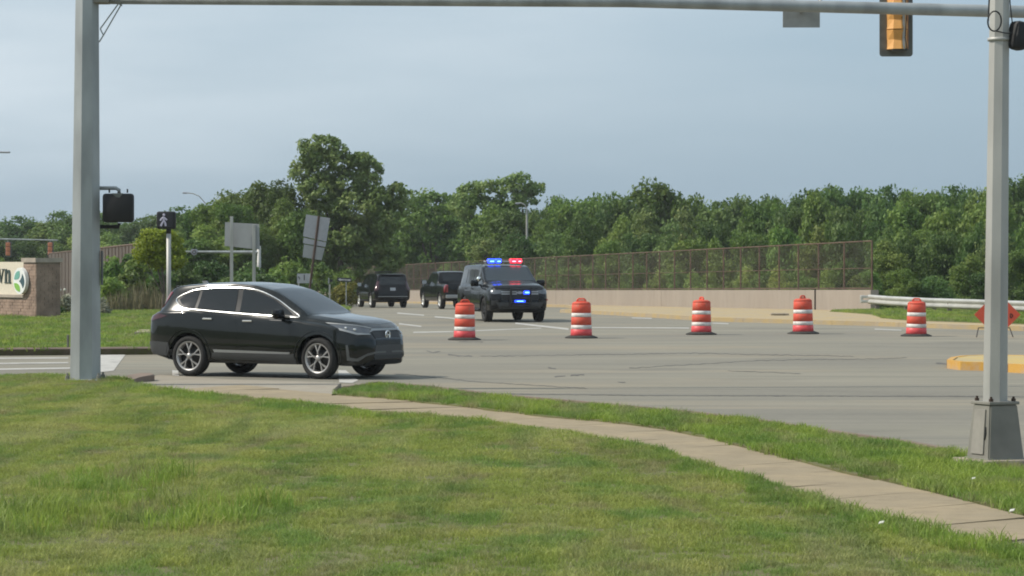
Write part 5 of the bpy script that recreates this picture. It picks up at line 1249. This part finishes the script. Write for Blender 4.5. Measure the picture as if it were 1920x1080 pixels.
def crown(name, lobes, nclump, per, size, seed, crad=0.55, top_bias=0.15):
    """lobes: (cx,cy,cz,rx,ry,rz); clumps of leaves sit on the lobes' outer shell, gaps between them"""
    r = np.random.default_rng(seed); C, Nn = [], []
    vol = np.array([l[3] * l[5] + l[3] * l[4] for l in lobes]); cnt = np.maximum(3, (nclump * vol / vol.sum())).astype(int)
    for l, c in zip(lobes, cnt):
        d = r.normal(0, 1, (c, 3)); d[:, 2] += top_bias; d /= np.linalg.norm(d, axis=1)[:, None]
        rad = r.uniform(0.55, 1.0, c) ** 0.5
        cc = np.array(l[:3]) + d * np.array(l[3:]) * rad[:, None]
        cr_ = crad * r.uniform(0.5, 1.3, c)
        for i in range(c):
            q = r.normal(0, 1, (per, 3)); q /= np.linalg.norm(q, axis=1)[:, None]
            pp = cc[i] + q * cr_[i] * (r.uniform(0.25, 1, per) ** 0.5)[:, None] * np.array([1, 1, 0.72])
            C.append(pp); Nn.append(q * 0.8 + d[i] * 0.5 + np.array([0, 0, 0.35]))
    V, F = leaves(np.concatenate(C), np.concatenate(Nn), size, r)
    return np_mesh(name, V, F)
def trunk_mesh(h, r0, lobes, seed, name="trunk"):
    r = random.Random(seed); mb = MB()
    mb.tube([(0, 0, 0), (r.uniform(-.1, .1), r.uniform(-.1, .1), h * .35), (r.uniform(-.2, .2), 0, h * .8)], r0, 7, r2=r0 * .35)
    for l in lobes[:7]:
        z0 = h * r.uniform(.22, .55); a = Vector((0, 0, z0)); b = Vector(l[:3]); m = a.lerp(b, .5) + Vector((0, 0, -.15))
        mb.tube([a, m, b], r0 * .42, 5, r2=r0 * .1)
    bmesh.ops.recalc_face_normals(mb.bm, faces=mb.bm.faces); me = bpy.data.meshes.new(name); mb.bm.to_mesh(me); mb.bm.free(); me.materials.append(M_BARK); return me
G_MID = leaf_mat("leaf_mid", (0.083, 0.145, 0.034), (0.139, 0.223, 0.044), (0.250, 0.329, 0.071))
G_DARK = leaf_mat("leaf_dark", (0.060, 0.110, 0.034), (0.099, 0.170, 0.041), (0.171, 0.242, 0.058))
G_LITE = leaf_mat("leaf_light", (0.142, 0.217, 0.048), (0.214, 0.298, 0.061), (0.326, 0.389, 0.093))
G_COTT = leaf_mat("leaf_cottonwood", (0.117, 0.179, 0.051), (0.188, 0.264, 0.076), (0.326, 0.378, 0.127))
G_YEL = leaf_mat("leaf_yellow_green", (0.238, 0.343, 0.028), (0.358, 0.482, 0.044), (0.499, 0.582, 0.069))
G_OLIVE = leaf_mat("leaf_olive", (0.125, 0.132, 0.025), (0.195, 0.193, 0.034), (0.282, 0.256, 0.052))
G_SILV = leaf_mat("leaf_silver", (0.224, 0.258, 0.181), (0.337, 0.347, 0.253), (0.505, 0.489, 0.374))
# crown kinds, each in a box about 9 m tall (trunk foot at 0)
def rand_lobes(seed, H, W, n, z0=.28, shape='round'):
    r = random.Random(seed); o = []
    for i in range(n):
        t = (i + .5) / n; z = H * (z0 + (1 - z0 - .12) * t)
        env = {'round': math.sin(math.pi * (.12 + .80 * t)) ** .7, 'cone': (1 - t) * .9 + .22, 'vase': .45 + .6 * t}[shape]
        a = r.uniform(0, 6.28) + i * 2.4; rr = W * env * r.uniform(.25, .62)
        k = r.uniform(.34, .52) * W * (.6 + .45 * env)
        o.append((rr * math.cos(a), rr * math.sin(a), z, k, k, k * r.uniform(.7, .95)))
    return o
KINDS = []
for (nm, H, W, n, shp, m, ncl, per, sz, seed) in [
    ("oak", 9, 2.9, 15, 'round', G_MID, 363, 36, 0.123, 1), ("maple", 9, 2.6, 14, 'round', G_DARK, 363, 36, 0.115, 2), ("ash", 9, 2.3, 13, 'vase', G_MID, 308, 36, 0.115, 3),
    ("locust", 9, 2.3, 13, 'round', G_LITE, 308, 36, 0.107, 4), ("elm", 9, 2.8, 16, 'vase', G_DARK, 363, 36, 0.123, 5), ("sumac", 9, 2.7, 14, 'vase', G_MID, 352, 36, 0.139, 6), ("birch", 9, 2.0, 12, 'round', G_COTT, 264, 36, 0.107, 7)]:
    lb = rand_lobes(seed * 13, H, W, n, shape=shp); cm = crown("crown", lb, ncl, per, sz, seed, crad=.58); cm.materials.append(m)
    KINDS.append((cm, trunk_mesh(H, .2, lb, seed), H, W))
TREES = []
def tree(px, top, d, wpx, kind, label, group=None, zb=None, x=None, name="tree", rot=None):
    tp = P(px, top, d); z0 = terr(tp.x, d) if zb is None else zb
    cm, tm, H, W = KINDS[kind]
    r = empty(name, (tp.x, d, z0 - .05), random.uniform(0, 6.28) if rot is None else rot)
    sz = (tp.z - z0 + .05) / (H * .97); sx = wpx / FPX * d / (2 * W * 1.08)
    c = link("crown", cm, None, r); t = link("trunk", tm, None, r)
    for o in (c, t): o.scale = (sx, sx, sz)
    tag(r, label, "tree", group); return r
crest = [(-40, 402, 300, 120), (38, 402, 300, 95), (95, 408, 295, 90), (150, 392, 290, 95), (215, 408, 290, 90), (262, 405, 280, 85), (308, 398, 270, 80), (352, 384, 190, 85), (404, 368, 188, 85), (446, 350, 186, 80), (498, 334, 184, 85), (536, 333, 182, 70),
         (795, 354, 262, 80), (845, 362, 260, 70), (1045, 362, 235, 60), (1092, 361, 225, 85), (1140, 370, 222, 70), (1188, 352, 220, 85), (1240, 345, 215, 90), (1292, 356, 215, 75), (1345, 372, 212, 80), (1400, 361, 210, 85), (1452, 366, 208, 75),
         (1502, 350, 206, 85), (1552, 338, 204, 90), (1606, 345, 202, 85), (1656, 343, 200, 85), (1708, 350, 198, 80), (1752, 347, 196, 80), (1800, 342, 194, 85), (1850, 340, 192, 80), (1905, 322, 188, 90), (1965, 330, 186, 90)]
crest += [(596, 405, 300, 95), (645, 398, 305, 95), (690, 405, 300, 90), (738, 392, 290, 80)]
kn = [0, 1, 2, 4, 0, 1, 4, 1, 0, 2, 0, 1, 6, 0, 1, 2, 4, 2, 5, 0, 1, 4, 0, 1, 0, 4, 1, 0, 2, 1, 0, 4, 1, 1, 0, 4, 1]
def where(px):
    if px < 130: return "beyond the left signal arm"
    if px < 330: return "behind the brown slatted fence"
    if px < 560: return "left of the tall cottonwood"
    if px < 900: return "right of the tall cottonwood"
    if px < 1100: return "right of the slim street light"
    if px < 1640: return "behind the mesh fence"
    return "behind the guard rail"
KD = ['broad mid-green', 'dense dark green', 'upright mid-green', 'pale green', 'dark vase-shaped', 'spiky-topped green', 'airy grey-green']
PLAN = []
c33 = crest[:33]
for (a_, b_), k in zip(zip(c33, c33[1:]), kn[3:] + kn):
    if b_[0] - a_[0] < 80 and not (480 < a_[0] < 800): PLAN.append(((a_[0] + b_[0]) / 2, (a_[1] + b_[1]) / 2 + 7, a_[2] + 5, (a_[3] + b_[3]) * .75, k, 'rear'))
for (px, top, d, w), k in zip(crest, kn): PLAN.append((px, top, d, w * 1.7, k, 'back'))
rr = random.Random(5)
# middle and front rows fill the wood below the crest
def crest_y(px):
    return float(np.interp(px, [c[0] for c in crest[:12]] + [560, 760] + [c[0] for c in crest[12:33]], [c[1] for c in crest[:12]] + [330, 350] + [c[1] for c in crest[12:33]]))
px = 335
for row, (dt, dd, w0, st) in enumerate(((34, -12, 95, 62), (72, -24, 85, 58))):
    px = -30 + row * 25
    while px < 2000:
        if px < 320: d = 268 + dd
        elif px < 600: d = 184 + dd * .5
        elif px < 880: d = 256 + dd * .3
        else: d = float(np.interp(px, [880, 1100, 1640, 1700, 2000], [226, 210, 190, 176, 165])) + dd
        if not (590 < px < 700):
            tp = crest_y(px) + dt + rr.uniform(-12, 14)
            if px < 320: tp = max(tp, 432 + row * 14)
            k = rr.choice([0, 1, 2, 3, 4, 5, 0, 6, 1])
            PLAN.append((px, tp, d, w0 * rr.uniform(1.0, 1.4), k, 'middle' if row == 0 else 'front'))
        px += st * rr.uniform(.8, 1.2)
ORD = ["first", "second", "third", "fourth", "fifth", "sixth", "seventh", "eighth"]
cnt_ = {}; tot_ = {}
for q_ in PLAN: key = (q_[4], q_[5], where(q_[0])); tot_[key] = tot_.get(key, 0) + 1
for (px, top, d, w, k, rw) in sorted(PLAN):
    key = (k, rw, where(px)); cnt_[key] = cnt_.get(key, 0) + 1
    lab = f"{KD[k]} tree, {rw} row {where(px)}" + (f", {ORD[cnt_[key] - 1]} from left" if tot_[key] > 1 else "")
    tree(px, top, d, w, k, lab, f"{rw} row of trees {where(px)}")
# tall cottonwood
def own_tree(name, label, px, d, zb, lobes_px, m, per, size, crad, ncl, seed, cat="tree", trunk_r=.22):
    """lobes_px: (px, py, r_px_x, r_px_z) on the photograph, given depth at random"""
    b = P(px, 500, d); k = d / FPX; r = random.Random(seed); lb = []
    for (x, y, rx, rz_) in lobes_px:
        lb.append(((x - px) * k, r.uniform(-1, 1) * rx * k * .5, CAMZ - (y - HZ) * k - zb, rx * k, rx * k * .95, rz_ * k))
    root = empty(name, (b.x, d, zb)); tag(root, label, cat)
    cm = crown("crown", lb, ncl, per, size, seed, crad=crad); cm.materials.append(m); link("crown", cm, None, root)
    H = max(l[2] + l[5] for l in lb); link("trunk", trunk_mesh(H, trunk_r, sorted(lb, key=lambda q: -q[5])[:9], seed), None, root); return root
own_tree("cottonwood", "tallest tree with a knobbly pale green crown above the leaning sign", 640, 181, -.75,
    [(580, 285, 24, 20), (612, 272, 26, 18), (566, 322, 22, 20), (600, 315, 30, 28), (638, 300, 24, 24), (672, 303, 22, 17), (697, 316, 20, 22), (690, 345, 26, 24), (650, 345, 34, 26), (600, 358, 38, 30), (716, 372, 26, 24), (744, 362, 14, 18), (752, 385, 18, 18), (670, 390, 44, 30), (610, 405, 42, 32), (720, 415, 32, 30), (650, 440, 46, 36), (598, 460, 36, 36), (700, 462, 36, 36), (650, 495, 44, 36), (726, 490, 24, 30), (575, 500, 28, 34)], G_COTT, 36, .12, .40, 1000, 21)
own_tree("cottonwood", "loose-crowned tree leaning over the slim street light", 985, 214, -4.2,
    [(885, 362, 26, 20), (912, 352, 18, 14), (870, 385, 24, 24), (905, 395, 32, 28), (948, 352, 20, 16), (972, 342, 24, 13), (1003, 355, 20, 12), (960, 375, 26, 20), (990, 372, 20, 14), (940, 405, 34, 26), (985, 425, 34, 30), (900, 440, 40, 32), (950, 455, 40, 32), (1010, 460, 30, 30)], G_COTT, 32, .125, .42, 620, 22)
own_tree("cottonwood", "rounded pale green tree between the tall cottonwood and the street light", 815, 240, -3.9,
    [(765, 375, 20, 20), (800, 385, 26, 24), (835, 380, 24, 18), (780, 420, 34, 34), (830, 425, 36, 34), (800, 470, 44, 36), (760, 465, 28, 34), (850, 475, 34, 32)], G_MID, 26, .16, .5, 330, 23)
# ornamental yellow-green tree and shrubs on the far lawn
own_tree("ornamental_tree", "small yellow-green tree behind the pale signal post", 305, 113, -.05,
    [(290, 458, 28, 20), (320, 460, 24, 22), (268, 470, 16, 18), (300, 485, 26, 18), (330, 485, 14, 20), (285, 440, 14, 8), (310, 442, 14, 8)], G_YEL, 40, .055, .24, 330, 24, trunk_r=.07)
def shrub(px, py_base, top, wpx, d, m, label, size=.07, seed=1, ncl=70, per=26, cat="shrub", crad=.22, zb=None, name="shrub", group=None):
    b = P(px, 500, d); k = d / FPX; r = random.Random(seed); z0 = (zr(d) + .1) if zb is None else zb
    H = CAMZ - (top - HZ) * k - z0; W = wpx * k / 2; n = 6; lb = []
    for i in range(n):
        a = r.uniform(0, 6.28); rr_ = W * r.uniform(.2, .55); h = H * r.uniform(.30, .75); kk = W * r.uniform(.35, .6)
        lb.append((rr_ * math.cos(a), rr_ * math.sin(a), h, kk, kk, min(H - h, H * .35) * .9))
    root = empty(name, (b.x, d, z0)); tag(root, label, cat, group)
    cm = crown("foliage", lb, ncl, per, size, seed, crad=crad); cm.materials.append(m); link("foliage", cm, None, root)
    mb = MB()
    for l in lb: mb.tube([(0, 0, -.05), (l[0] * .5, l[1] * .5, l[2] * .6), (l[0], l[1], l[2])], .02, 5, r2=.008)
    mb.build("stems", M_BARK, root); return root
for i, (px, top, w, d, m, l) in enumerate([
    (236, 500, 60, 118, G_MID, "rounded green shrub left of the yellow-green tree"), (262, 470, 60, 121, G_MID, "taller green shrub under the yellow-green tree's left side"), (300, 505, 70, 118, G_DARK, "dark shrub at the yellow-green tree's foot"),
    (345, 492, 70, 124, G_DARK, "dark shrub right of the pale signal post"), (395, 488, 80, 140, G_DARK, "dark shrub below the route sign's left post"), (455, 482, 80, 142, G_DARK, "dark shrub between the two grey sign posts"), (515, 498, 60, 140, G_LITE, "light green shrub right of the two-post sign"),
    (555, 478, 80, 150, G_MID, "mid-green shrub behind the small white sign"), (600, 492, 70, 158, G_DARK, "dark shrub behind the leaning post's foot"), (638, 500, 60, 160, G_MID, "green shrub behind the one way arrow"), (645, 528, 40, 150, G_OLIVE, "olive yellow shrub under the one way arrow"),
    (668, 522, 26, 181, G_OLIVE, "olive shrub just left of the large black SUV"), (205, 482, 60, 122, G_MID, "leafy shrub against the brown fence's middle"), (240, 472, 50, 123, G_DARK, "dark shrub against the brown fence's right end"), (180, 505, 60, 125, G_MID, "leafy shrub behind the tall pole's right side"), (212, 520, 50, 116, G_LITE, "light weedy shrub right of the tall pole"),
    (425, 520, 70, 128, G_MID, "low green shrub behind the car roof's left"), (490, 515, 60, 132, G_DARK, "low dark shrub behind the car roof's middle")]):
    shrub(px, 0, top, w, d, m, l, seed=40 + i, size=.085, ncl=95, crad=.28)
# flowering silvery clump by the brick pillar
for i, (px, top, w, d) in enumerate([(122, 548, 42, 104.5), (188, 560, 44, 103.5), (150, 556, 40, 105.5)]):
    shrub(px, 0, top, w, d, G_SILV, ["silvery leafy clump right beside the brick pillar", "silvery clump right of the tall steel pole's foot", "silvery clump hidden mostly by the tall steel pole"][i], seed=70 + i, size=.05, ncl=60, crad=.16, cat="plant", name="silvery_plant")
shrub(108, 0, 574, 16, 103.5, G_DARK, "small dark shrub at the pillar's foot", seed=77, size=.04, ncl=30, crad=.12)
for i, (px, py) in enumerate([(103, 543), (106, 549), (113, 544), (121, 543), (109, 546)]):
    q = P(px, py, 104.2); mb = MB(); bmesh.ops.create_icosphere(mb.bm, subdivisions=1, radius=.05); o = mb.build("white_flower", mat("petal_white", (.7, .7, .6), .8), None, q)
    mb2 = MB().tube([(0, 0, 0), (0, 0, -.75)], .006, 4).build("stem", mat("stem_green", (.1, .15, .06), .8), o); tag(o, f"{['leftmost', 'second', 'fourth', 'rightmost', 'third'][i]} of the five white flower heads by the pillar", "flower", "white flowers by the brick pillar")
# bushes behind the mesh fence and the guard rail
rr = random.Random(9); BC = {}
for i in range(26):
    px = 840 + i * 31 + rr.uniform(-6, 6); yf = 40.2 / (.2127 + (px - 960) / FPX); d = yf + rr.uniform(5, 12); top = rr.uniform(488, 520)
    k = [3, 0, 2, 3, 5][i % 5]
    tree(px, top, d, rr.uniform(55, 85), k, f"{KD[k]} low bush seen through the mesh fence, {(ORD + ['ninth', 'tenth', 'eleventh', 'twelfth'])[BC.setdefault(k, 0)]} of its kind from left", "bushes behind the mesh fence", zb=zr(d) - 2.2 if px < 1600 else zr(d) - 1.2, name="bush"); BC[k] += 1
for i, (px, top, w, d, k, l) in enumerate([(1668, 448, 110, 150, 3, "light green tree just right of the mesh fence's end"), (1722, 425, 120, 158, 0, "leafy tree behind the last barrel"), (1775, 440, 120, 160, 1, "dark green tree left of the pale post"), (1818, 474, 85, 140, 3, "pale bushy tree touching the pale post's left side"),
                                        (1880, 430, 120, 150, 1, "dark tree right of the pale post"), (1925, 465, 90, 140, 2, "mid-green tree at the right edge above the guard rail"), (1690, 500, 90, 138, 0, "low bush above the guard rail's start"), (1750, 515, 90, 138, 1, "low dark bush above the guard rail's middle"), (1855, 510, 90, 134, 4, "low dark bush hidden by the pale post"), (1640, 505, 60, 142, 2, "narrow bush behind the fence's last post")]):
    tree(px, top, d, w, k, l, zb=zr(d) - .8, name="bush" if top > 490 else "tree")

# ---------------- grass
def tuft(name, seed, blades, h, rad, w, m, lean=.5):
    r = np.random.default_rng(seed); V = []; F = []
    for i in range(blades):
        a = r.uniform(0, 6.28); rr_ = rad * math.sqrt(r.uniform()); x, y = rr_ * math.cos(a), rr_ * math.sin(a)
        hh = h * r.uniform(.45, 1.15); b = r.uniform(0, 6.28); l = lean * hh * r.uniform(.1, 1.2); dx, dy = l * math.cos(b), l * math.sin(b); c = r.uniform(0, 6.28); wx, wy = w * .5 * math.cos(c), w * .5 * math.sin(c)
        n0 = len(V)
        V += [(x - wx, y - wy, -.01), (x + wx, y + wy, -.01), (x + dx * .35 + wx * .8, y + dy * .35 + wy * .8, hh * .6), (x + dx * .35 - wx * .8, y + dy * .35 - wy * .8, hh * .6), (x + dx, y + dy, hh)]
        F += [(n0, n0 + 1, n0 + 2, n0 + 3), (n0 + 3, n0 + 2, n0 + 4)]
    me = mesh_from(name, V, F); me.materials.append(m); return bpy.data.objects.new(name, me)
def grass_mat(name, cols, dry=(.33, .29, .15)):
    m = bpy.data.materials.new(name); m.use_nodes = True; n = m.node_tree.nodes; l = m.node_tree.links; b = n["Principled BSDF"]; b.inputs["Roughness"].default_value = .5; b.inputs["Specular IOR Level"].default_value = .25
    g = n.new("ShaderNodeNewGeometry"); prev = None
    def ns(scale, st=(1, 1, 1), off=0.0, lo=.4, hi=.62, rz=0.0):
        mpn = n.new("ShaderNodeMapping"); mpn.inputs["Scale"].default_value = st; mpn.inputs["Location"].default_value = (off, off * 2, 0); mpn.inputs["Rotation"].default_value = (0, 0, rz); l.new(g.outputs["Position"], mpn.inputs[0])
        z = n.new("ShaderNodeTexNoise"); z.inputs["Scale"].default_value = scale; z.inputs["Detail"].default_value = 5; l.new(mpn.outputs[0], z.inputs["Vector"])
        r = n.new("ShaderNodeMapRange"); r.inputs["From Min"].default_value = lo; r.inputs["From Max"].default_value = hi; l.new(z.outputs["Fac"], r.inputs["Value"]); return r.outputs["Result"]
    def mixc(a, c, f, k=1.0):
        mx = n.new("ShaderNodeMix"); mx.data_type = 'RGBA'
        if k != 1.0: mm = n.new("ShaderNodeMath"); mm.operation = 'MULTIPLY'; mm.inputs[1].default_value = k; l.new(f, mm.inputs[0]); f = mm.outputs[0]
        l.new(f, mx.inputs["Factor"])
        if isinstance(a, tuple): mx.inputs["A"].default_value = (*a, 1)
        else: l.new(a, mx.inputs["A"])
        mx.inputs["B"].default_value = (*c, 1); return mx.outputs["Result"]
    c = mixc(cols[0], cols[1], ns(.45)); c = mixc(c, cols[2], ns(1.3, (1.0, .5, 1), 5, .5, .64), .8); c = mixc(c, cols[3], ns(.35, (1.6, .35, 1), 9, .52, .66, -.45), .8); c = mixc(c, (.30, .31, .15), ns(.9, (2.6, .22, 1), 21, .52, .68, -.55), .55); c = mixc(c, (.12, .20, .05), ns(.8, (2.4, .2, 1), 31, .55, .68, -.55), .5); c = mixc(c, dry, ns(2.2, (1, .4, 1), 13, .54, .70), .7)
    oi = n.new("ShaderNodeObjectInfo"); cpr = ns(50, (1, 1, 1), 3, .6, .72); c = mixc(c, (.42, .42, .27), cpr, .45)
    hs = n.new("ShaderNodeHueSaturation"); mr = n.new("ShaderNodeMapRange"); mr.inputs["To Min"].default_value = .8; mr.inputs["To Max"].default_value = 1.2; l.new(oi.outputs["Random"], mr.inputs["Value"]); l.new(mr.outputs["Result"], hs.inputs["Value"]); l.new(c, hs.inputs["Color"]); l.new(hs.outputs["Color"], b.inputs["Base Color"])
    t = n.new("ShaderNodeBsdfTranslucent"); l.new(hs.outputs["Color"], t.inputs["Color"]); ms = n.new("ShaderNodeMixShader"); ms.inputs[0].default_value = .4; o = n["Material Output"]; l.new(b.outputs[0], ms.inputs[1]); l.new(t.outputs[0], ms.inputs[2]); l.new(ms.outputs[0], o.inputs["Surface"]); return m
M_GRS = grass_mat("lawn_blades", [(0.269, 0.337, 0.072), (0.375, 0.397, 0.106), (0.165, 0.286, 0.063), (0.469, 0.460, 0.178)])
M_GRS2 = grass_mat("lush_blades", [(0.204, 0.318, 0.061), (0.300, 0.392, 0.069), (0.150, 0.254, 0.051), (0.355, 0.423, 0.080)])
def coll(name, objs):
    c = bpy.data.collections.new(name)
    for o in objs: c.objects.link(o)
    return c
C1 = coll("mown_tufts", [tuft("tuft_%d" % i, 100 + i, 26, .037, .075, .005, M_GRS, 1.3) for i in range(5)])
C2 = coll("edge_tufts", [tuft("edge_tuft_%d" % i, 200 + i, 26, .066, .08, .0065, M_GRS2, .9) for i in range(5)])
C3 = coll("far_tufts", [tuft("far_tuft_%d" % i, 300 + i, 20, .075, .14, .016, M_GRS2, .8) for i in range(4)])
C4 = coll("tall_tufts", [tuft("tall_tuft_%d" % i, 400 + i, 26, .17, .10, .009, M_GRS2, .7) for i in range(4)])
C5 = coll("dry_tufts", [tuft("dry_tuft_%d" % i, 500 + i, 22, .75, .16, .02, mat("dry_stem", (.19, .17, .09), .8, var=.3), .35) for i in range(3)])
def scatter(name, poly, zf, density, cl, seed, label, step=1.0, smin=.7, smax=1.25, wob=0.0, keep=None):
    base = sheet(name, poly, zf, None, step, estep=step); me = base.data
    gn = bpy.data.node_groups.new(name, 'GeometryNodeTree')
    gn.interface.new_socket("Geometry", in_out='INPUT', socket_type='NodeSocketGeometry'); gn.interface.new_socket("Geometry", in_out='OUTPUT', socket_type='NodeSocketGeometry')
    n = gn.nodes; l = gn.links; gi = n.new("NodeGroupInput"); go = n.new("NodeGroupOutput")
    dp = n.new("GeometryNodeDistributePointsOnFaces"); dp.inputs["Density"].default_value = density; dp.inputs["Seed"].default_value = seed
    ci = n.new("GeometryNodeCollectionInfo"); ci.inputs["Collection"].default_value = cl; ci.inputs["Separate Children"].default_value = True; ci.inputs["Reset Children"].default_value = True
    ip = n.new("GeometryNodeInstanceOnPoints"); ip.inputs["Pick Instance"].default_value = True
    rv = n.new("FunctionNodeRandomValue"); rv.data_type = 'FLOAT_VECTOR'; rv.inputs["Min"].default_value = (-.12, -.12, 0); rv.inputs["Max"].default_value = (.12, .12, 6.28)
    rs = n.new("FunctionNodeRandomValue"); rs.data_type = 'FLOAT'; rs.inputs[2].default_value = smin; rs.inputs[3].default_value = smax
    ps = n.new("GeometryNodeInputPosition"); tn = n.new("ShaderNodeTexNoise"); tn.inputs["Scale"].default_value = .9; tn.inputs["Detail"].default_value = 3; l.new(ps.outputs[0], tn.inputs["Vector"])
    mr = n.new("ShaderNodeMapRange"); mr.inputs["From Min"].default_value = .35; mr.inputs["From Max"].default_value = .68; mr.inputs["To Min"].default_value = .7; mr.inputs["To Max"].default_value = 1.5; l.new(tn.outputs["Fac"], mr.inputs["Value"])
    mu = n.new("ShaderNodeMath"); mu.operation = 'MULTIPLY'; l.new(rs.outputs[1], mu.inputs[0]); l.new(mr.outputs["Result"], mu.inputs[1])
    l.new(gi.outputs[0], dp.inputs["Mesh"]); l.new(dp.outputs["Points"], ip.inputs["Points"]); l.new(ci.outputs[0], ip.inputs["Instance"]); l.new(rv.outputs[0], ip.inputs["Rotation"]); l.new(mu.outputs[0], ip.inputs["Scale"]); l.new(ip.outputs[0], go.inputs[0])
    md = base.modifiers.new("grass", 'NODES'); md.node_group = gn; tag(base, label, "grass", kind="stuff"); return base
lp_ = [(p.x, p.y) for p in lawn_poly]
scatter("mown_grass", lp_, lambda x, y: lawn_z(x, y), 160, C1, 3, "short mown grass of the near lawn", .8)
# longer grass at the lawn's far edge and the verge
edge_pts = GG(near_edge, LAWN_H + .05)
band = [(p.x, p.y) for p in edge_pts] + [(p.x - .25, p.y - (1.3 if p.y > 30 else .7)) for p in edge_pts[::-1]]
scatter("edge_grass", band, lambda x, y: LAWN_H, 70, C2, 5, "longer grass along the lawn's far edge", .6)
scatter("verge_grass", [(p.x, p.y) for p in verge_poly], lambda x, y: LAWN_H, 110, C2, 6, "thick grass of the narrow verge by the road", .6)
for i, (px, py, rx, ry) in enumerate([(300, 968, 1.3, 1.6), (200, 905, 1.0, 1.6), (60, 985, .9, 1.2)]):
    c = G(px, py, LAWN_H); pl = [(c.x + rx * .9 * math.cos(t) * random.uniform(.7, 1), c.y + ry * math.sin(t) * random.uniform(.7, 1)) for t in np.linspace(0, 2 * math.pi, 12, endpoint=False)]
    scatter("rough_grass_patch", pl, lambda x, y: lawn_z(x, y), 34, C4, 20 + i, ["taller dark tuft patch in the lawn's lower left", "taller yellow-green tuft patch in the left lawn", "taller tuft patch at the lawn's left edge"][i], .4, .35, 1.0)
FLx = [(p.x, p.y) for p in FL]
vis = [p for p in FLx] + [(-22, 176), (-38, 176), (-22, 67)]
scatter("far_lawn_grass", FLx[1:] + [(-12, 176), (-36, 176), (-15.5, 67)], lambda x, y: zr(y) + .13, 14, C3, 8, "grass of the lawn across the road", 2.5)
scatter("shoulder_blades", gs[:2] + [(16.2, 125), (28, 124)] + gs[-6:], lambda x, y: zr(y) + .14, 14, C3, 9, "grass under the guard rail", 2.0)
q = [P(205, 0, 114), P(300, 0, 114), P(345, 0, 116), P(345, 0, 120), P(205, 0, 120)]
scatter("dry_weeds", [(p.x, p.y) for p in q], lambda x, y: zr(y) + .13, 7, C5, 10, "tall dry weeds in front of the shrubs", 1.0)

# thin summer haze round everything
hz = MB().box((0, 1740, 5.5), (5400, 3800, 23)).build("haze", None); tag(hz, "thin pale summer haze in the air", kind="stuff")
hm = bpy.data.materials.new("haze_air"); hm.use_nodes = True; hn = hm.node_tree.nodes; hn.remove(hn["Principled BSDF"])
pv = hn.new("ShaderNodeVolumePrincipled"); pv.inputs["Color"].default_value = (.93, .96, 1, 1); pv.inputs["Density"].default_value = .0002; pv.inputs["Anisotropy"].default_value = .2
hm.node_tree.links.new(pv.outputs[0], hn["Material Output"].inputs["Volume"]); hz.data.materials.clear(); hz.data.materials.append(hm)
sc.cycles.volume_bounces = 0; sc.cycles.volume_max_steps = 32
